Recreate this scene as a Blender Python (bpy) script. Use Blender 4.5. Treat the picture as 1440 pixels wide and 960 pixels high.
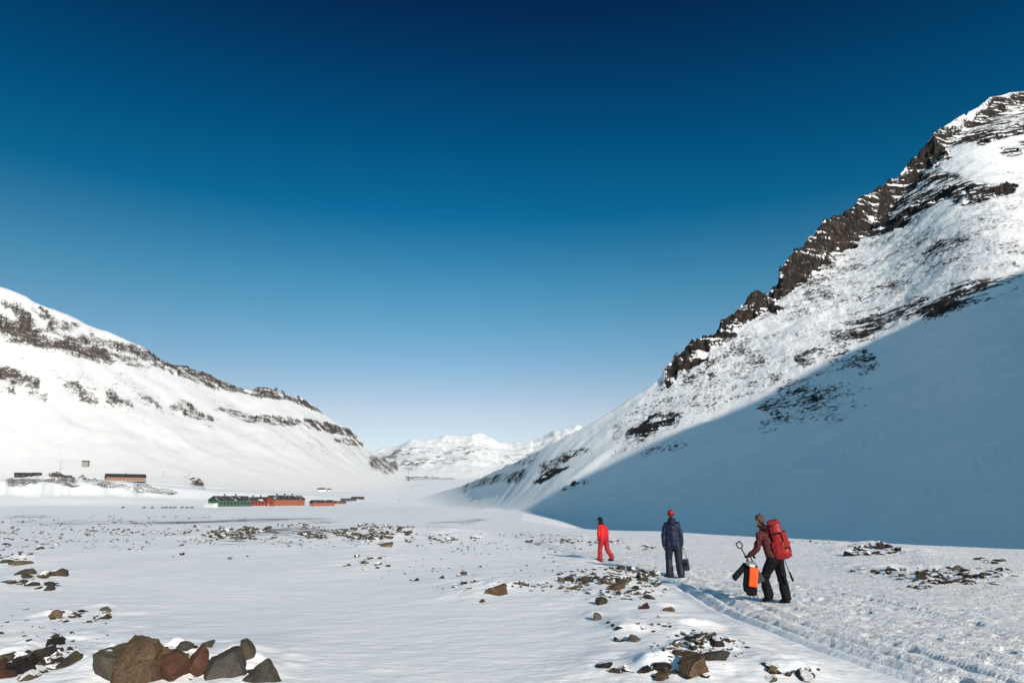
import bpy, bmesh, math, random
import numpy as np
from mathutils import Vector, Matrix, Quaternion

# ------------------------------------------------------------------ scene, camera, light
S = bpy.context.scene
for o in list(bpy.data.objects): bpy.data.objects.remove(o)
COL = S.collection
CAMZ = 2.3
F = 960.0
PITCH = math.atan(220.0 / F)
SUN_AZ = math.radians(27)       # sun is behind the camera, this far to the right
SUN_EL = math.radians(21.5)
cam_d = bpy.data.cameras.new('camera'); cam_d.lens = 24; cam_d.sensor_width = 36
cam_d.clip_start = 0.1; cam_d.clip_end = 40000
cam = bpy.data.objects.new('camera', cam_d); COL.objects.link(cam)
cam.location = (0, 0, CAMZ); cam.rotation_euler = (math.pi / 2 + PITCH, 0, 0)
S.camera = cam
S.render.resolution_x = 1024; S.render.resolution_y = 682

W = bpy.data.worlds.new('World'); S.world = W; W.use_nodes = True
nt = W.node_tree; nt.nodes.clear()
sky = nt.nodes.new('ShaderNodeTexSky'); sky.sky_type = 'NISHITA'; sky.sun_disc = False
sky.sun_elevation = SUN_EL; sky.sun_rotation = math.pi - SUN_AZ
sky.altitude = 1200; sky.air_density = 1.0; sky.dust_density = 0.3; sky.ozone_density = 3.0
# deep, polarised arctic sky: the physical sky filtered by height above the horizon, ahead of the camera
tc = nt.nodes.new('ShaderNodeTexCoord'); sx = nt.nodes.new('ShaderNodeSeparateXYZ'); nt.links.new(tc.outputs['Generated'], sx.inputs[0])
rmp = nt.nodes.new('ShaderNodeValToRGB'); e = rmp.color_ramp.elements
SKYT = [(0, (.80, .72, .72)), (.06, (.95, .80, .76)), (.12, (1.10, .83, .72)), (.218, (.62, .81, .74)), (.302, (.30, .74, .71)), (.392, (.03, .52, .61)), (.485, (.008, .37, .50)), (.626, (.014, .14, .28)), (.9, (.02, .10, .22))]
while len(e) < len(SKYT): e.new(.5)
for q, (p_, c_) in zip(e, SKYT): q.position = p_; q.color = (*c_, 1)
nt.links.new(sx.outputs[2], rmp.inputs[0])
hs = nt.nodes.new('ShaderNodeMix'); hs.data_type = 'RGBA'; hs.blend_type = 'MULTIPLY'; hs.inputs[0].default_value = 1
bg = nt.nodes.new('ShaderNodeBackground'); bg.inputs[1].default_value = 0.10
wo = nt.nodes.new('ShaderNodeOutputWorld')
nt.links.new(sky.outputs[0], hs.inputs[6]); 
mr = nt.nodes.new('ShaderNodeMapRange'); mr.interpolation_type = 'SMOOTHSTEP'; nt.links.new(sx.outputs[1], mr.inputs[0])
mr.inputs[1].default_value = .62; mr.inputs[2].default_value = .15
fx = nt.nodes.new('ShaderNodeMix'); fx.data_type = 'RGBA'; nt.links.new(mr.outputs[0], fx.inputs[0]); nt.links.new(rmp.outputs[0], fx.inputs[6]); fx.inputs[7].default_value = (.96, 1.40, 1.17, 1)  # unseen sky behind and overhead is brightened to fill the shaded snow
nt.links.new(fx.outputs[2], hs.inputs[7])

mx = nt.nodes.new('ShaderNodeMapRange'); mx.interpolation_type = 'SMOOTHSTEP'; nt.links.new(sx.outputs[0], mx.inputs[0])
mx.inputs[1].default_value = -.65; mx.inputs[2].default_value = .0; mx.inputs[3].default_value = .82; mx.inputs[4].default_value = 1
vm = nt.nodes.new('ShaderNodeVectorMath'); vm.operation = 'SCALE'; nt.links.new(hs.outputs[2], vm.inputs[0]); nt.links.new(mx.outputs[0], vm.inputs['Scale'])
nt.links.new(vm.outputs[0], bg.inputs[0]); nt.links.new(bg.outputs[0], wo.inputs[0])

sd = bpy.data.lights.new('sun', 'SUN'); sd.energy = 4.2; sd.angle = math.radians(0.5); sd.color = (1.0, 0.87, 0.74)
sun = bpy.data.objects.new('sun', sd); COL.objects.link(sun)
SUNV = np.array([math.sin(SUN_AZ) * math.cos(SUN_EL), -math.cos(SUN_AZ) * math.cos(SUN_EL), math.sin(SUN_EL)])
sun.rotation_euler = Vector(-SUNV).to_track_quat('-Z', 'Y').to_euler()

S.view_settings.view_transform = 'Standard'; S.view_settings.look = 'None'
S.view_settings.exposure = 0.4; S.view_settings.gamma = 1.0

# ------------------------------------------------------------------ pixel <-> world (photo 1440 x 960)
cp, sp = math.cos(PITCH), math.sin(PITCH)
def ray(u, v):
    u = np.asarray(u, float); v = np.asarray(v, float)
    x = (u - 720) / F; yv = (480 - v) / F
    return x, cp - yv * sp, sp + yv * cp
def theta_of(u, v=700):
    x, y, z = ray(u, v); return np.arctan2(x, y)
def project(x, y, z):
    z = z - CAMZ
    d = np.maximum(y * cp + z * sp, 1e-3); up = -y * sp + z * cp
    return 720 + F * x / d, 480 - F * up / d
def tab(pts, dist):
    """pixel polyline + depth (y) table -> theta, tan(elev), r"""
    u = np.array([p[0] for p in pts], float); v = np.array([p[1] for p in pts], float)
    uu = np.arange(u[0], u[-1] + 1, 2.0); vv = np.interp(uu, u, v)
    x, y, z = ray(uu, vv)
    th = np.arctan2(x, y); te = z / np.hypot(x, y)
    dd = np.interp(uu, [p[0] for p in dist], [p[1] for p in dist]) / np.cos(th)
    return th, te, dd

# ------------------------------------------------------------------ noise
def _h(ix, iy, s):
    n = (ix.astype(np.int64) * 374761393 + iy.astype(np.int64) * 668265263 + s * 974634777) & 0xffffffff
    n = ((n ^ (n >> 13)) * 1274126177) & 0xffffffff
    n = (n ^ (n >> 16)) & 0xffffffff
    return n / 4294967295.0
def vnoise(x, y, s=0):
    ix = np.floor(x); iy = np.floor(y); fx = x - ix; fy = y - iy
    fx = fx * fx * fx * (fx * (fx * 6 - 15) + 10); fy = fy * fy * fy * (fy * (fy * 6 - 15) + 10)
    a = _h(ix, iy, s); b = _h(ix + 1, iy, s); c = _h(ix, iy + 1, s); d = _h(ix + 1, iy + 1, s)
    return (a + (b - a) * fx) * (1 - fy) + (c + (d - c) * fx) * fy
def fbm(x, y, o=4, s=0, g=0.5):
    t = 0; a = 1; n = 0
    for i in range(o):
        t = t + a * (vnoise(x * 1.03 + 17.1 * i, y * 1.03 - 9.3 * i, s + i) - 0.5); n += a; a *= g
        x, y = x * 1.9 + y * 0.55, y * 1.9 - x * 0.55
    return t / n * 2
def ridged(x, y, o=4, s=0):
    t = 0; a = 1; n = 0
    for i in range(o):
        t = t + a * (1 - np.abs(2 * vnoise(x, y, s + i) - 1)); n += a; a *= 0.5; x = x * 2.03 + 5; y = y * 2.03 - 3
    return t / n
def voro(x, y, s=0):
    """cell id value and f1, f2 distance"""
    ix = np.floor(x); iy = np.floor(y)
    f1 = np.full(np.shape(x), 9.0); f2 = np.full(np.shape(x), 9.0); cid = np.zeros(np.shape(x))
    for dx in (-1, 0, 1):
        for dy in (-1, 0, 1):
            cx = ix + dx; cy = iy + dy
            px = cx + _h(cx, cy, s + 1); py = cy + _h(cx, cy, s + 2)
            d = np.hypot(x - px, y - py); m = d < f1
            f2 = np.where(m, f1, np.minimum(f2, d)); cid = np.where(m, _h(cx, cy, s + 3), cid); f1 = np.where(m, d, f1)
    return cid, f1, f2
def sstep(a, b, x):
    t = np.clip((x - a) / (b - a), 0, 1); return t * t * (3 - 2 * t)

# ------------------------------------------------------------------ terrain tables (pixel skyline + real distances)
SKY_R = [(560, 702), (600, 697), (650, 682), (700, 660), (725, 648), (780, 622), (820, 600), (860, 578), (900, 550), (928, 532),
         (936, 514), (944, 508), (950, 495), (962, 488), (972, 478), (1003, 474), (1008, 462), (1014, 448), (1030, 441), (1047, 432), (1052, 418),
         (1062, 410), (1082, 407), (1094, 398), (1096, 372), (1106, 362), (1132, 346), (1136, 334), (1150, 326), (1160, 311), (1190, 303),
         (1202, 294), (1206, 279), (1240, 264), (1247, 256), (1264, 247), (1280, 226), (1296, 211), (1306, 199), (1312, 183), (1320, 180),
         (1350, 163), (1374, 151), (1392, 138), (1420, 131), (1440, 129), (1500, 110), (1700, 60)]
DST_R = [(560, 1150), (600, 850), (650, 600), (700, 420), (745, 345), (830, 330), (930, 322), (1000, 345), (1100, 400), (1200, 480), (1300, 560), (1440, 670), (1700, 850)]
R_TH, R_TE, R_RC = tab(SKY_R, DST_R)
RB_TH = theta_of([560, 600, 650, 700, 745, 800, 900, 1000, 1200, 1440, 1700], 715)
RB_R = np.array([900, 600, 420, 300, 222, 192, 156, 132, 101, 78, 62]) / np.cos(RB_TH)
SKY_L = [(-500, 210), (-200, 310), (0, 403), (30, 414), (60, 428), (80, 435), (120, 455), (150, 466), (180, 478), (230, 503), (270, 519), (330, 541),
         (352, 553), (365, 542), (400, 553), (412, 556), (440, 568), (452, 580), (465, 590), (480, 597), (495, 604), (505, 615), (530, 636), (560, 660), (585, 678), (610, 690), (640, 700)]
DST_L = [(-500, 1050), (0, 1300), (300, 1600), (450, 1850), (520, 2100), (600, 2500), (640, 2800)]
L_TH, L_TE, L_RC = tab(SKY_L, DST_L)
LB_TH = theta_of([-500, 0, 150, 300, 420, 500, 560, 600, 640], 695)
LB_R = np.array([760, 860, 900, 960, 1050, 1200, 1450, 1800, 2300]) / np.cos(LB_TH)
SKY_F = [(300, 640), (480, 650), (520, 640), (540, 632), (560, 628), (580, 621), (600, 615), (622, 611), (640, 608), (652, 609), (665, 606), (680, 611), (700, 618), (725, 619), (750, 617),
         (762, 612), (780, 603), (792, 601), (812, 601), (840, 610), (1000, 640), (1100, 660)]
DST_F = [(300, 5200), (520, 4600), (660, 5200), (740, 5600), (745, 6500), (1000, 7200), (1100, 7200)]
F_TH, F_TE, F_RC = tab(SKY_F, DST_F)
F_RC = np.interp(F_TH, F_TH[[0, len(F_TH) // 3, 2 * len(F_TH) // 3, -1]], [5000, 5100, 6000, 6300])
def smt(th, val, sig):
    g = np.radians(np.arange(-75, 75, .15)); v = np.interp(g, th, val); k = np.exp(-.5 * (np.arange(-80, 81) * .15 / sig) ** 2); k /= k.sum()
    vp = np.concatenate([np.full(80, v[0]), v, np.full(80, v[-1])])
    return g, np.convolve(vp, k, 'valid')
LOW_R = [p for p in SKY_R if p[0] < 930] + [(1003, 482), (1030, 464), (1060, 436), (1085, 420), (1100, 404), (1130, 380), (1200, 335), (1240, 300), (1264, 272), (1290, 240), (1312, 212), (1350, 178), (1392, 152), (1440, 143), (1500, 122), (1700, 80)]
LO_TH, LO_TE, _ = tab(LOW_R, DST_R)
RS_TE = smt(LO_TH, LO_TE, 1.3); RS_RC = smt(R_TH, R_RC, 3.0); RS_RB = smt(RB_TH, RB_R, 3.0)
RS_PW = smt(theta_of([600, 745, 1000, 1440]), [1.7, 1.45, 1.22, 1.15], 4)
LS_TE = smt(L_TH, L_TE, .5); LS_RC = smt(L_TH, L_RC, 3); LS_RB = smt(LB_TH, LB_R, 3)
FL_R = [0, 200, 600, 800, 1000, 1500, 2500, 3500, 6000, 9000]
FL_Z = [0, -1.8, -5.2, -2.5, 2.0, 18, 55, 100, 140, 100]
CR = [(700, 730), (745, 733), (790, 739), (850, 745), (950, 750), (1050, 757), (1150, 761), (1250, 763), (1440, 766), (1600, 768)]
CR_TH = theta_of([c[0] for c in CR], 750)
CR_R = np.array([2.3 / ((c[1] - 700) / F - 0.009) for c in CR]) / np.cos(CR_TH) * 0.985
HD_TH = theta_of([735, 790, 850, 950, 1050, 1600], 750); HD = np.array([0, 1.2, 3.0, 4.6, 5.0, 6.5])
PX, PY = math.cos(SUN_AZ), math.sin(SUN_AZ)       # axis across the sun direction
AX, AY = math.sin(SUN_AZ), -math.cos(SUN_AZ)      # axis towards the sun
A0 = 250.0
CAST = None

def macro(x, y):
    r = np.hypot(x, y); th = np.arctan2(x, y)
    fl = np.interp(r, FL_R, FL_Z)
    # smooth the floor table a little
    hol = np.interp(th, HD_TH, HD, left=0) * sstep(0, 26, r - np.interp(th, CR_TH, CR_R)) * sstep(2.4, 1.6, np.abs(th))
    hol = np.where(th < CR_TH[0], 0, hol)
    fl = fl - hol
    # river-side bank on the left
    ub = np.interp(th, LB_TH, [0.9, 1, 1, .55, .35, .2, 0, 0, 0], left=1, right=0) * (th > -1.7)
    wob = 18 * fbm(th * 60, th * 0 + 3.3, 3, 41)
    fl = fl + ub * 15 * sstep(770 + wob, 835 + wob, r) + ub * 6 * sstep(700, 780, r)
    # right mountain
    te = np.interp(th, *RS_TE); Rc = np.interp(th, *RS_RC); Rb = np.interp(th, *RS_RB)
    tea = np.interp(th, R_TH, R_TE)
    te = np.where(th > R_TH[-1], te * sstep(2.2, 0.9, th), te); tea = np.where(th > R_TH[-1], te, tea)
    Rb = np.where(th > RB_TH[-1], Rb + 30 * (th - RB_TH[-1]), Rb)
    zc = CAMZ + te * Rc
    pw = np.interp(th, *RS_PW); crag = (tea - te) * np.minimum(r, Rc)
    t = np.clip((r - Rb) / (Rc - Rb), 0, 1)
    Sx = t ** pw
    jit = .035 * fbm(x / 14, y / 14, 4, 201)
    cfr = sstep(.945, .998, r / Rc + jit * .8)
    cfr = (np.floor(cfr * 4) + sstep(.35, .9, cfr * 4 - np.floor(cfr * 4))) / 4 * .6 + cfr * .4
    zr = np.where(r <= Rc, fl + (zc - fl) * Sx, zc - 0.28 * (r - Rc)) + crag * cfr
    zr = np.where((th < R_TH[0]) | (th > 2.3), -999, zr)
    # left mountain
    te = np.interp(th, *LS_TE); Rc = np.interp(th, *LS_RC); Rb = np.interp(th, *LS_RB)
    te = np.where(th < L_TH[0], te * sstep(-2.0, -0.9, th), te)
    zc = CAMZ + te * Rc
    t = np.clip((r - Rb) / (Rc - Rb), 0, 1)
    Sx = 0.35 * t ** 1.6 + 0.65 * t ** 1.15
    zl = np.where(r <= Rc, fl + (zc - fl) * Sx, zc - 0.12 * (r - Rc))
    zl = np.where((th > L_TH[-1]) | (th < -2.1), -999, zl)
    # far mountains
    te = np.interp(th, F_TH, F_TE); Rc = np.interp(th, F_TH, F_RC)
    zc = CAMZ + te * Rc
    t = np.clip((r - 3300) / (Rc - 3300), 0, 1)
    zf = np.where(r <= Rc, fl + (zc - fl) * t ** 1.2, zc - 0.1 * (r - Rc))
    zf = np.where((th < F_TH[0]) | (th > F_TH[-1]), -999, zf)
    # mountain behind on the right that throws the big shadow
    zs = np.full(np.shape(r), -999.0)
    if CAST is not None:
        c = x * PX + y * PY; a = x * AX + y * AY
        cw = c + 10 * fbm(a / 60, c / 60, 3, 77) * sstep(12, 40, np.abs(a - A0))
        ch = np.interp(cw, CAST[0], CAST[1])
        zs = ch - np.where(a < A0, 0.62, 0.5) * np.maximum(np.abs(a - A0) - 7, 0)
    kind = np.zeros(np.shape(r), int)
    z = fl
    for k, zz in ((1, zr), (2, zl), (3, zf), (4, zs)):
        kind = np.where(zz > z + (0.25 if k == 1 else 0.6), k, kind); z = np.maximum(z, zz)
    return z, kind

# near-ground relief
PATCH = [  # rubble patches: u, v, half width px, half height px, hummock height
    (340, 750, 60, 10, .45), (500, 751, 95, 10, .5), (640, 757, 42, 7, .4), (545, 763, 22, 8, .45), (680, 826, 70, 14, .22), (855, 818, 80, 28, .32),
    (990, 905, 75, 32, .3), (930, 948, 90, 18, .25), (1110, 945, 50, 12, .2), (1225, 774, 50, 8, .4), (1365, 812, 80, 18, .35), (1240, 806, 40, 8, .25), (820, 765, 60, 6, .3),
    (60, 920, 95, 30, .3), (110, 865, 70, 16, .2), (35, 815, 45, 14, .25), (25, 790, 40, 9, .25), (260, 945, 130, 30, .3), (870, 890, 40, 12, .15), (515, 790, 50, 14, .2)]
PW = []
for (u, v, hw, hh, hgt) in PATCH:
    x, y, z = ray(u, v); k = 2.35 / -z
    # floor falls gently with distance
    for _ in range(4): k = (CAMZ - np.interp(k * y, FL_R, FL_Z)) / -z
    PW.append((k * x, k * y, hw * k * y / F, max(hh * (k * y) ** 2 / F / 2.4 * 0.9, 0.5), hgt))
def to_w(u, v):
    x, y, z = ray(u, v); k = 2.35 / -z
    for _ in range(6): k = (CAMZ - np.interp(k * np.hypot(x, y), FL_R, FL_Z)) / -z
    return k * x, k * y
def segdist(x, y, pts):
    d = np.full(np.shape(x), 1e9); best = np.zeros(np.shape(x)); side = np.zeros(np.shape(x)); acc = 0
    for (a, b) in zip(pts[:-1], pts[1:]):
        ax, ay = a; bx, by = b; ex, ey = bx - ax, by - ay; L2 = ex * ex + ey * ey; L = math.sqrt(L2)
        t = np.clip(((x - ax) * ex + (y - ay) * ey) / L2, 0, 1)
        dd = np.hypot(x - ax - t * ex, y - ay - t * ey); m = dd < d
        d = np.where(m, dd, d); best = np.where(m, acc + t * L, best)
        side = np.where(m, np.sign((x - ax) * ey - (y - ay) * ex), side); acc += L
    return d * side, best
RUT = [to_w(u, v) for u, v in [(720, 764), (800, 782), (880, 803), (950, 822), (985, 842), (1030, 868), (1090, 893), (1160, 918), (1240, 943), (1330, 968), (1480, 1010)]]
TRACKP = [to_w(u, v) for u, v in [(700, 762), (790, 778), (880, 796), (960, 812), (1100, 848), (1240, 890), (1440, 950), (1560, 1000)]]

DRIFT = [to_w(u, v) + (w,) for u, v, w in ((196, 962, 96), (160, 940, 56), (240, 950, 50), (277, 958, 40), (320, 958, 56), (368, 958, 44), (344, 922, 26), (257, 910, 26), (36, 936, 46), (60, 922, 30), (22, 958, 54),
          (70, 827, 16), (28, 792, 26), (145, 857, 22), (77, 867, 17), (699, 832, 40), (839, 870, 14), (890, 899, 28), (864, 827, 28), (908, 840, 26), (940, 858, 18), (846, 848, 18), (978, 955, 46), (930, 952, 32), (996, 892, 30), (1004, 923, 40), (545, 767, 22), (1236, 770, 16), (1192, 780, 18))]
def detail(x, y, r, near_only=False):
    f = sstep(260, 60, r)
    z = 0.10 * fbm(x / 7, y / 9, 3, 3) * f + 0.55 * fbm(x / 55, y / 60, 2, 9) * sstep(15, 60, r) * sstep(700, 300, r)
    for (cx, cy, rx, ry, h) in PW:
        q = ((x - cx) / (rx * 1.35)) ** 2 + ((y - cy) / (ry * 1.6)) ** 2
        w = np.exp(-q * 1.2)
        z = z + h * 0.5 * w + h * 0.35 * w * fbm(x / (0.35 + ry * .2), y / (0.35 + ry * .2), 3, 21)
    for (cx, cy, w) in DRIFT:
        sr = w / F * math.hypot(cx, cy) / 2; ddx = x - cx + sr * .5; ddy = y - cy - sr * .4      # snow piles up on the lee side
        z = z + sr * .34 * np.exp(-((ddx / (sr * 1.7)) ** 2 + (ddy / (sr * 1.5)) ** 2)) * (1 + .5 * fbm(x / .3, y / .3, 2, 23))
    # wind crust, long thin sastrugi
    n = 0.011 * fbm((x * .95 + y * .3) / .7 + fbm(x / 3, y / 3, 2, 39), (y * .95 - x * .3) / .30, 5, 31, .62) * (.35 + 1.3 * vnoise(x / 4, y / 5, 32))
    # trodden band right of the rut
    d, s = segdist(x, y, RUT)
    wobble = 0.4 * fbm(x / 2.5, y / 2.5, 2, 88)
    tr = sstep(-0.3, 0.8, -d * 1.0 + wobble) * sstep(70, 40, r) * (np.arctan2(x, y) > -0.05)
    dt, st = segdist(x, y, TRACKP)
    wid = np.interp(st, [0, 15, 40, 60], [1.2, 2.0, 4.5, 4.5])
    tr2 = tr * (0.42 + 0.58 * sstep(wid * 1.5, wid * 0.6, np.abs(dt) + wobble))
    c1, f1, f2 = voro(x / 0.34, y / 0.40, 51)
    c2, g1, g2 = voro(x / 0.13, y / 0.16, 61)
    foot = -0.045 * (c1 > 0.62) * sstep(0.5, 0.1, f1) + 0.02 * (c1 < 0.2) * sstep(0.5, 0.1, f1)
    lump = 0.022 * c2 ** 4 * sstep(0.5, 0.15, g1)
    rough = .8 * foot + .8 * lump + 0.026 * fbm(x / .6 , y / .45, 5, 71, .62)
    # grooves parallel to the path (skis, sledges)
    gro = 0.045 * fbm(dt / 0.20, st / 7.0, 3, 91) - 0.045 * sstep(.25, .6, fbm(dt / 0.33, st / 12, 2, 95))
    z = z + n * (1 - tr) * f + tr2 * rough * f + gro * tr2 * f
    # the rut itself
    vis = sstep(0, 6, s) * f
    for off, dep, w in ((0.0, .13, .15), (-0.50, .11, .14), (-1.1, .05, .12)):
        q = (d - off - 0.04 * fbm(s / 2.6, s * 0 + off, 2, 97)) / w
        z = z - dep * np.exp(-q * q) * vis + dep * .40 * np.exp(-((q - 1.9) ** 2)) * vis * (0.6 + .6 * vnoise(s / .9, d / .5, 98))
    return z, tr

# rock bands, as seen on the slopes: (u list, top v, bottom v, density)
BANDS = [
 # left mountain, upper cliffs
 ([0, 40, 90, 140, 200, 260, 300, 350, 400, 440], [420, 428, 450, 475, 487, 510, 530, 545, 560, 573], [482, 486, 498, 512, 520, 532, 548, 556, 562, 577], .52),
 ([352, 365, 395, 412], [552, 541, 551, 556], [556, 560, 562, 560], .62), ([400, 420, 440, 455], [556, 560, 570, 580], [560, 568, 577, 583], .72),
 ([50, 60, 70], [433, 431, 440], [436, 440, 447], .9), ([100, 115, 132], [452, 455, 466], [456, 463, 473], .9),
 ([0, 30, 55, 58], [512, 515, 530, 540], [530, 542, 548, 545], .50), ([0, 20, 22], [538, 545, 552], [552, 556, 555], .5), ([38, 66, 68], [545, 550, 556], [560, 563, 560], .45),
 ([88, 110, 138], [535, 538, 560], [556, 562, 570], .40), ([150, 180, 190], [548, 560, 570], [568, 577, 577], .5), ([190, 215, 230], [552, 560, 575], [566, 578, 584], .42),
 ([240, 262, 280, 300], [560, 562, 578, 585], [575, 585, 592, 592], .48), ([300, 330, 370], [568, 575, 585], [590, 598, 596], .43),
 ([360, 400, 430], [582, 584, 590], [596, 600, 598], .42), ([425, 450, 475, 490, 500], [588, 592, 598, 602, 612], [600, 606, 610, 614, 618], .66), ([470, 495, 510], [612, 616, 622], [622, 626, 628], .45),
 # left bank streaks
 ([8, 30, 60, 100, 110], [672, 669, 668, 668, 676], [684, 686, 676, 686, 690], .58), ([112, 135, 160, 185], [669, 671, 676, 684], [674, 686, 690, 690], .5),
 ([185, 205, 215, 250], [678, 678, 682, 690], [694, 694, 696, 696], .5), ([243, 262, 278, 290], [670, 668, 672, 685], [674, 684, 690, 690], .45),
 ([60, 200, 260], [650, 652, 664], [652, 656, 668], .12), ([270, 330, 460], [640, 660, 675], [650, 675, 684], .16), ([440, 480, 560], [676, 680, 688], [690, 698, 697], .10),
 # far mountains
 ([520, 545, 560], [638, 640, 632], [655, 668, 665], .42), ([560, 600, 660, 700, 760], [630, 625, 618, 626, 630], [664, 660, 655, 655, 650], .25),
 ([570, 600, 640], [668, 669, 671], [676, 675, 675], .45),
 # right mountain cliffs
 ([928, 945, 960, 990, 1005], [534, 495, 485, 470, 470], [535, 527, 512, 492, 480], .98), ([1003, 1015, 1030, 1060, 1085], [470, 440, 438, 405, 400], [480, 470, 456, 432, 420], .98),
 ([1070, 1102], [425, 429], [436, 436], .9),
 ([1085, 1096, 1130, 1180, 1240, 1250], [420, 362, 340, 300, 262, 256], [436, 420, 390, 365, 322, 315], .82), ([1228, 1240, 1256, 1262], [296, 292, 293, 300], [326, 332, 328, 318], 1.0),
 ([1200, 1240, 1262, 1300, 1330, 1380, 1422], [278, 262, 246, 240, 240, 255, 262], [296, 296, 322, 302, 284, 280, 266], .66), ([1352, 1385, 1422], [262, 256, 258], [290, 284, 266], .85),
 ([1287, 1312, 1326, 1335], [226, 180, 182, 190], [238, 236, 222, 206], 1.0), ([1330, 1360, 1392, 1440, 1500], [186, 166, 136, 126, 100], [212, 205, 200, 184, 170], .62),
 ([1385, 1440, 1500], [196, 176, 160], [206, 188, 176], .8), ([1415, 1440, 1500], [206, 196, 180], [222, 222, 200], .5),
 # scree on the right slope
 ([1130, 1200, 1290, 1350, 1440], [382, 340, 312, 330, 330], [430, 420, 400, 390, 372], .30), ([1180, 1250, 1340, 1440], [345, 325, 335, 350], [380, 375, 365, 370], .22),
 ([960, 1000, 1050, 1070], [520, 490, 450, 438], [545, 530, 500, 470], .33), ([900, 960, 1000, 1050], [560, 530, 520, 505], [585, 560, 548, 528], .17),
 ([880, 905, 935, 960], [602, 590, 583, 580], [622, 620, 606, 590], .46), ([752, 780, 800], [668, 655, 655], [680, 668, 660], .46), ([760, 800, 830], [648, 632, 625], [662, 650, 634], .32),
 ([790, 810, 832], [684, 676, 672], [688, 684, 676], .60), ([900, 930, 960, 1010], [640, 625, 618, 610], [650, 640, 636, 618], .22),
 ([1070, 1110, 1150, 1225], [570, 530, 505, 488], [612, 606, 580, 520], .34), ([1140, 1180, 1215], [540, 530, 525], [602, 590, 560], .30),
 ([1090, 1140, 1200, 1300, 1440], [520, 490, 455, 415, 365], [545, 515, 490, 440, 392], .40), ([1270, 1330, 1440], [425, 405, 378], [452, 442, 410], .38), ([1000, 1060, 1120], [540, 530, 505], [560, 545, 520], .22),
 ([1040, 1080, 1130], [500, 470, 455], [520, 500, 480], .15), ([640, 690, 740], [684, 670, 655], [694, 684, 672], .20),
]
NL = BANDS.index(next(b for b in BANDS if b[0][0] == 928))
BANDS += [([860, 1000, 1150, 1300, 1440], [580, 480, 370, 300, 215], [650, 590, 520, 450, 385], .19), ([0, 150, 300, 450, 540], [440, 490, 545, 585, 640], [560, 590, 625, 650, 670], .10),
          ([300, 360, 420, 500], [600, 615, 630, 640], [680, 685, 688, 690], .08)]
def rockmask(u, v):
    m = np.zeros(np.shape(u))
    u = u + 26 * fbm(v / 14, u / 60, 3, 401) * (u > 900); v = v + 9 * fbm(u / 30, v / 30, 3, 402) * (u > 640) * (v > 300)
    for bi, (bu, bt, bb, d) in enumerate(BANDS):
        if bi < NL: d = d * .86 if d < .9 else d * .70
        elif d < .6: d = d * (1.12 if d > .2 else 1.35)
        hit = (u > bu[0] - 8) & (u < bu[-1] + 8)
        t = np.interp(u, bu, bt); b = np.interp(u, bu, bb)
        e = np.maximum((b - t) * 0.22, 1.5)
        w = sstep(t - e * 0.6, t + e, v) * sstep(b + e, b - e, v) * sstep(bu[0] - 8, bu[0] + 5, u) * sstep(bu[-1] + 8, bu[-1] - 5, u)
        m = np.maximum(m, np.where(hit, w * d, 0))
    return m

# solve the shadow-throwing ridge from the edge the photograph shows
def march(u, v, rmin=4, rmax=9000):
    x, y, z = [float(q) for q in ray(u, v)]; L = math.hypot(x, y)
    rr = np.concatenate([np.arange(rmin, 120, .15), np.arange(120, 1500, 1.0), np.arange(1500, rmax, 8)])
    X = rr * x / L; Y = rr * y / L; Zr = CAMZ + rr * z / L
    Z, _ = macro(X, Y)
    i = np.argmax(Z >= Zr)
    if Z[i] < Zr[i]: return None
    return np.array([X[i], Y[i], Z[i]])
EDGE = [(860, 741), (800, 734), (765, 728), (750, 720), (756, 710), (785, 694), (830, 670), (900, 638), (960, 610), (1020, 588), (1100, 552), (1200, 497), (1300, 450), (1370, 418), (1440, 388)]
cs, hs_ = [], []
for (u, v) in EDGE:
    P = march(u, v)
    c = P[0] * PX + P[1] * PY; a = P[0] * AX + P[1] * AY
    cs.append(c); hs_.append(P[2] + (A0 - a) * math.tan(SUN_EL))
order = np.argsort(cs); cs = np.array(cs)[order]; hs_ = np.array(hs_)[order]
print('CAST', [(round(a), round(b)) for a, b in zip(cs, hs_)])
kq = cs > 112; cs = np.concatenate([[41, 60, 72, 79, 90, 101], cs[kq]]); hs_ = np.concatenate([[88, 110, 138, 151, 160, 167], hs_[kq]])
CAST = (np.concatenate([[-400, cs[0] - 150], cs, [cs[-1] + 150, cs[-1] + 900]]),
        np.concatenate([[-30, hs_[0] - 150], hs_, [hs_[-1] + 55, hs_[-1] + 60]]))

# ------------------------------------------------------------------ node helpers
def mat(name):
    m = bpy.data.materials.new(name); m.use_nodes = True
    return m, m.node_tree, m.node_tree.nodes['Principled BSDF']
def N(nt, t, **k):
    n = nt.nodes.new(t)
    for a, b in k.items():
        if a.startswith('i_'): n.inputs[int(a[2:]) if a[2:].isdigit() else a[2:]].default_value = b
        else: setattr(n, a, b)
    return n
def noise(nt, vec, scale, det=4, rough=.55):
    n = N(nt, 'ShaderNodeTexNoise'); n.inputs['Scale'].default_value = scale; n.inputs['Detail'].default_value = det
    n.inputs['Roughness'].default_value = rough; nt.links.new(vec, n.inputs['Vector']); return n.outputs['Fac']
def math_(nt, op, a, b=None, c=None):
    n = N(nt, 'ShaderNodeMath', operation=op)
    for i, q in enumerate((a, b, c)):
        if q is None: continue
        if isinstance(q, (int, float)): n.inputs[i].default_value = q
        else: nt.links.new(q, n.inputs[i])
    return n.outputs[0]
def ramp(nt, fac, stops):
    n = N(nt, 'ShaderNodeValToRGB'); e = n.color_ramp.elements
    while len(e) < len(stops): e.new(0.5)
    for q, (p, c) in zip(e, stops): q.position = p; q.color = (*c, 1) if len(c) == 3 else c
    nt.links.new(fac, n.inputs[0]); return n.outputs[0]
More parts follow.
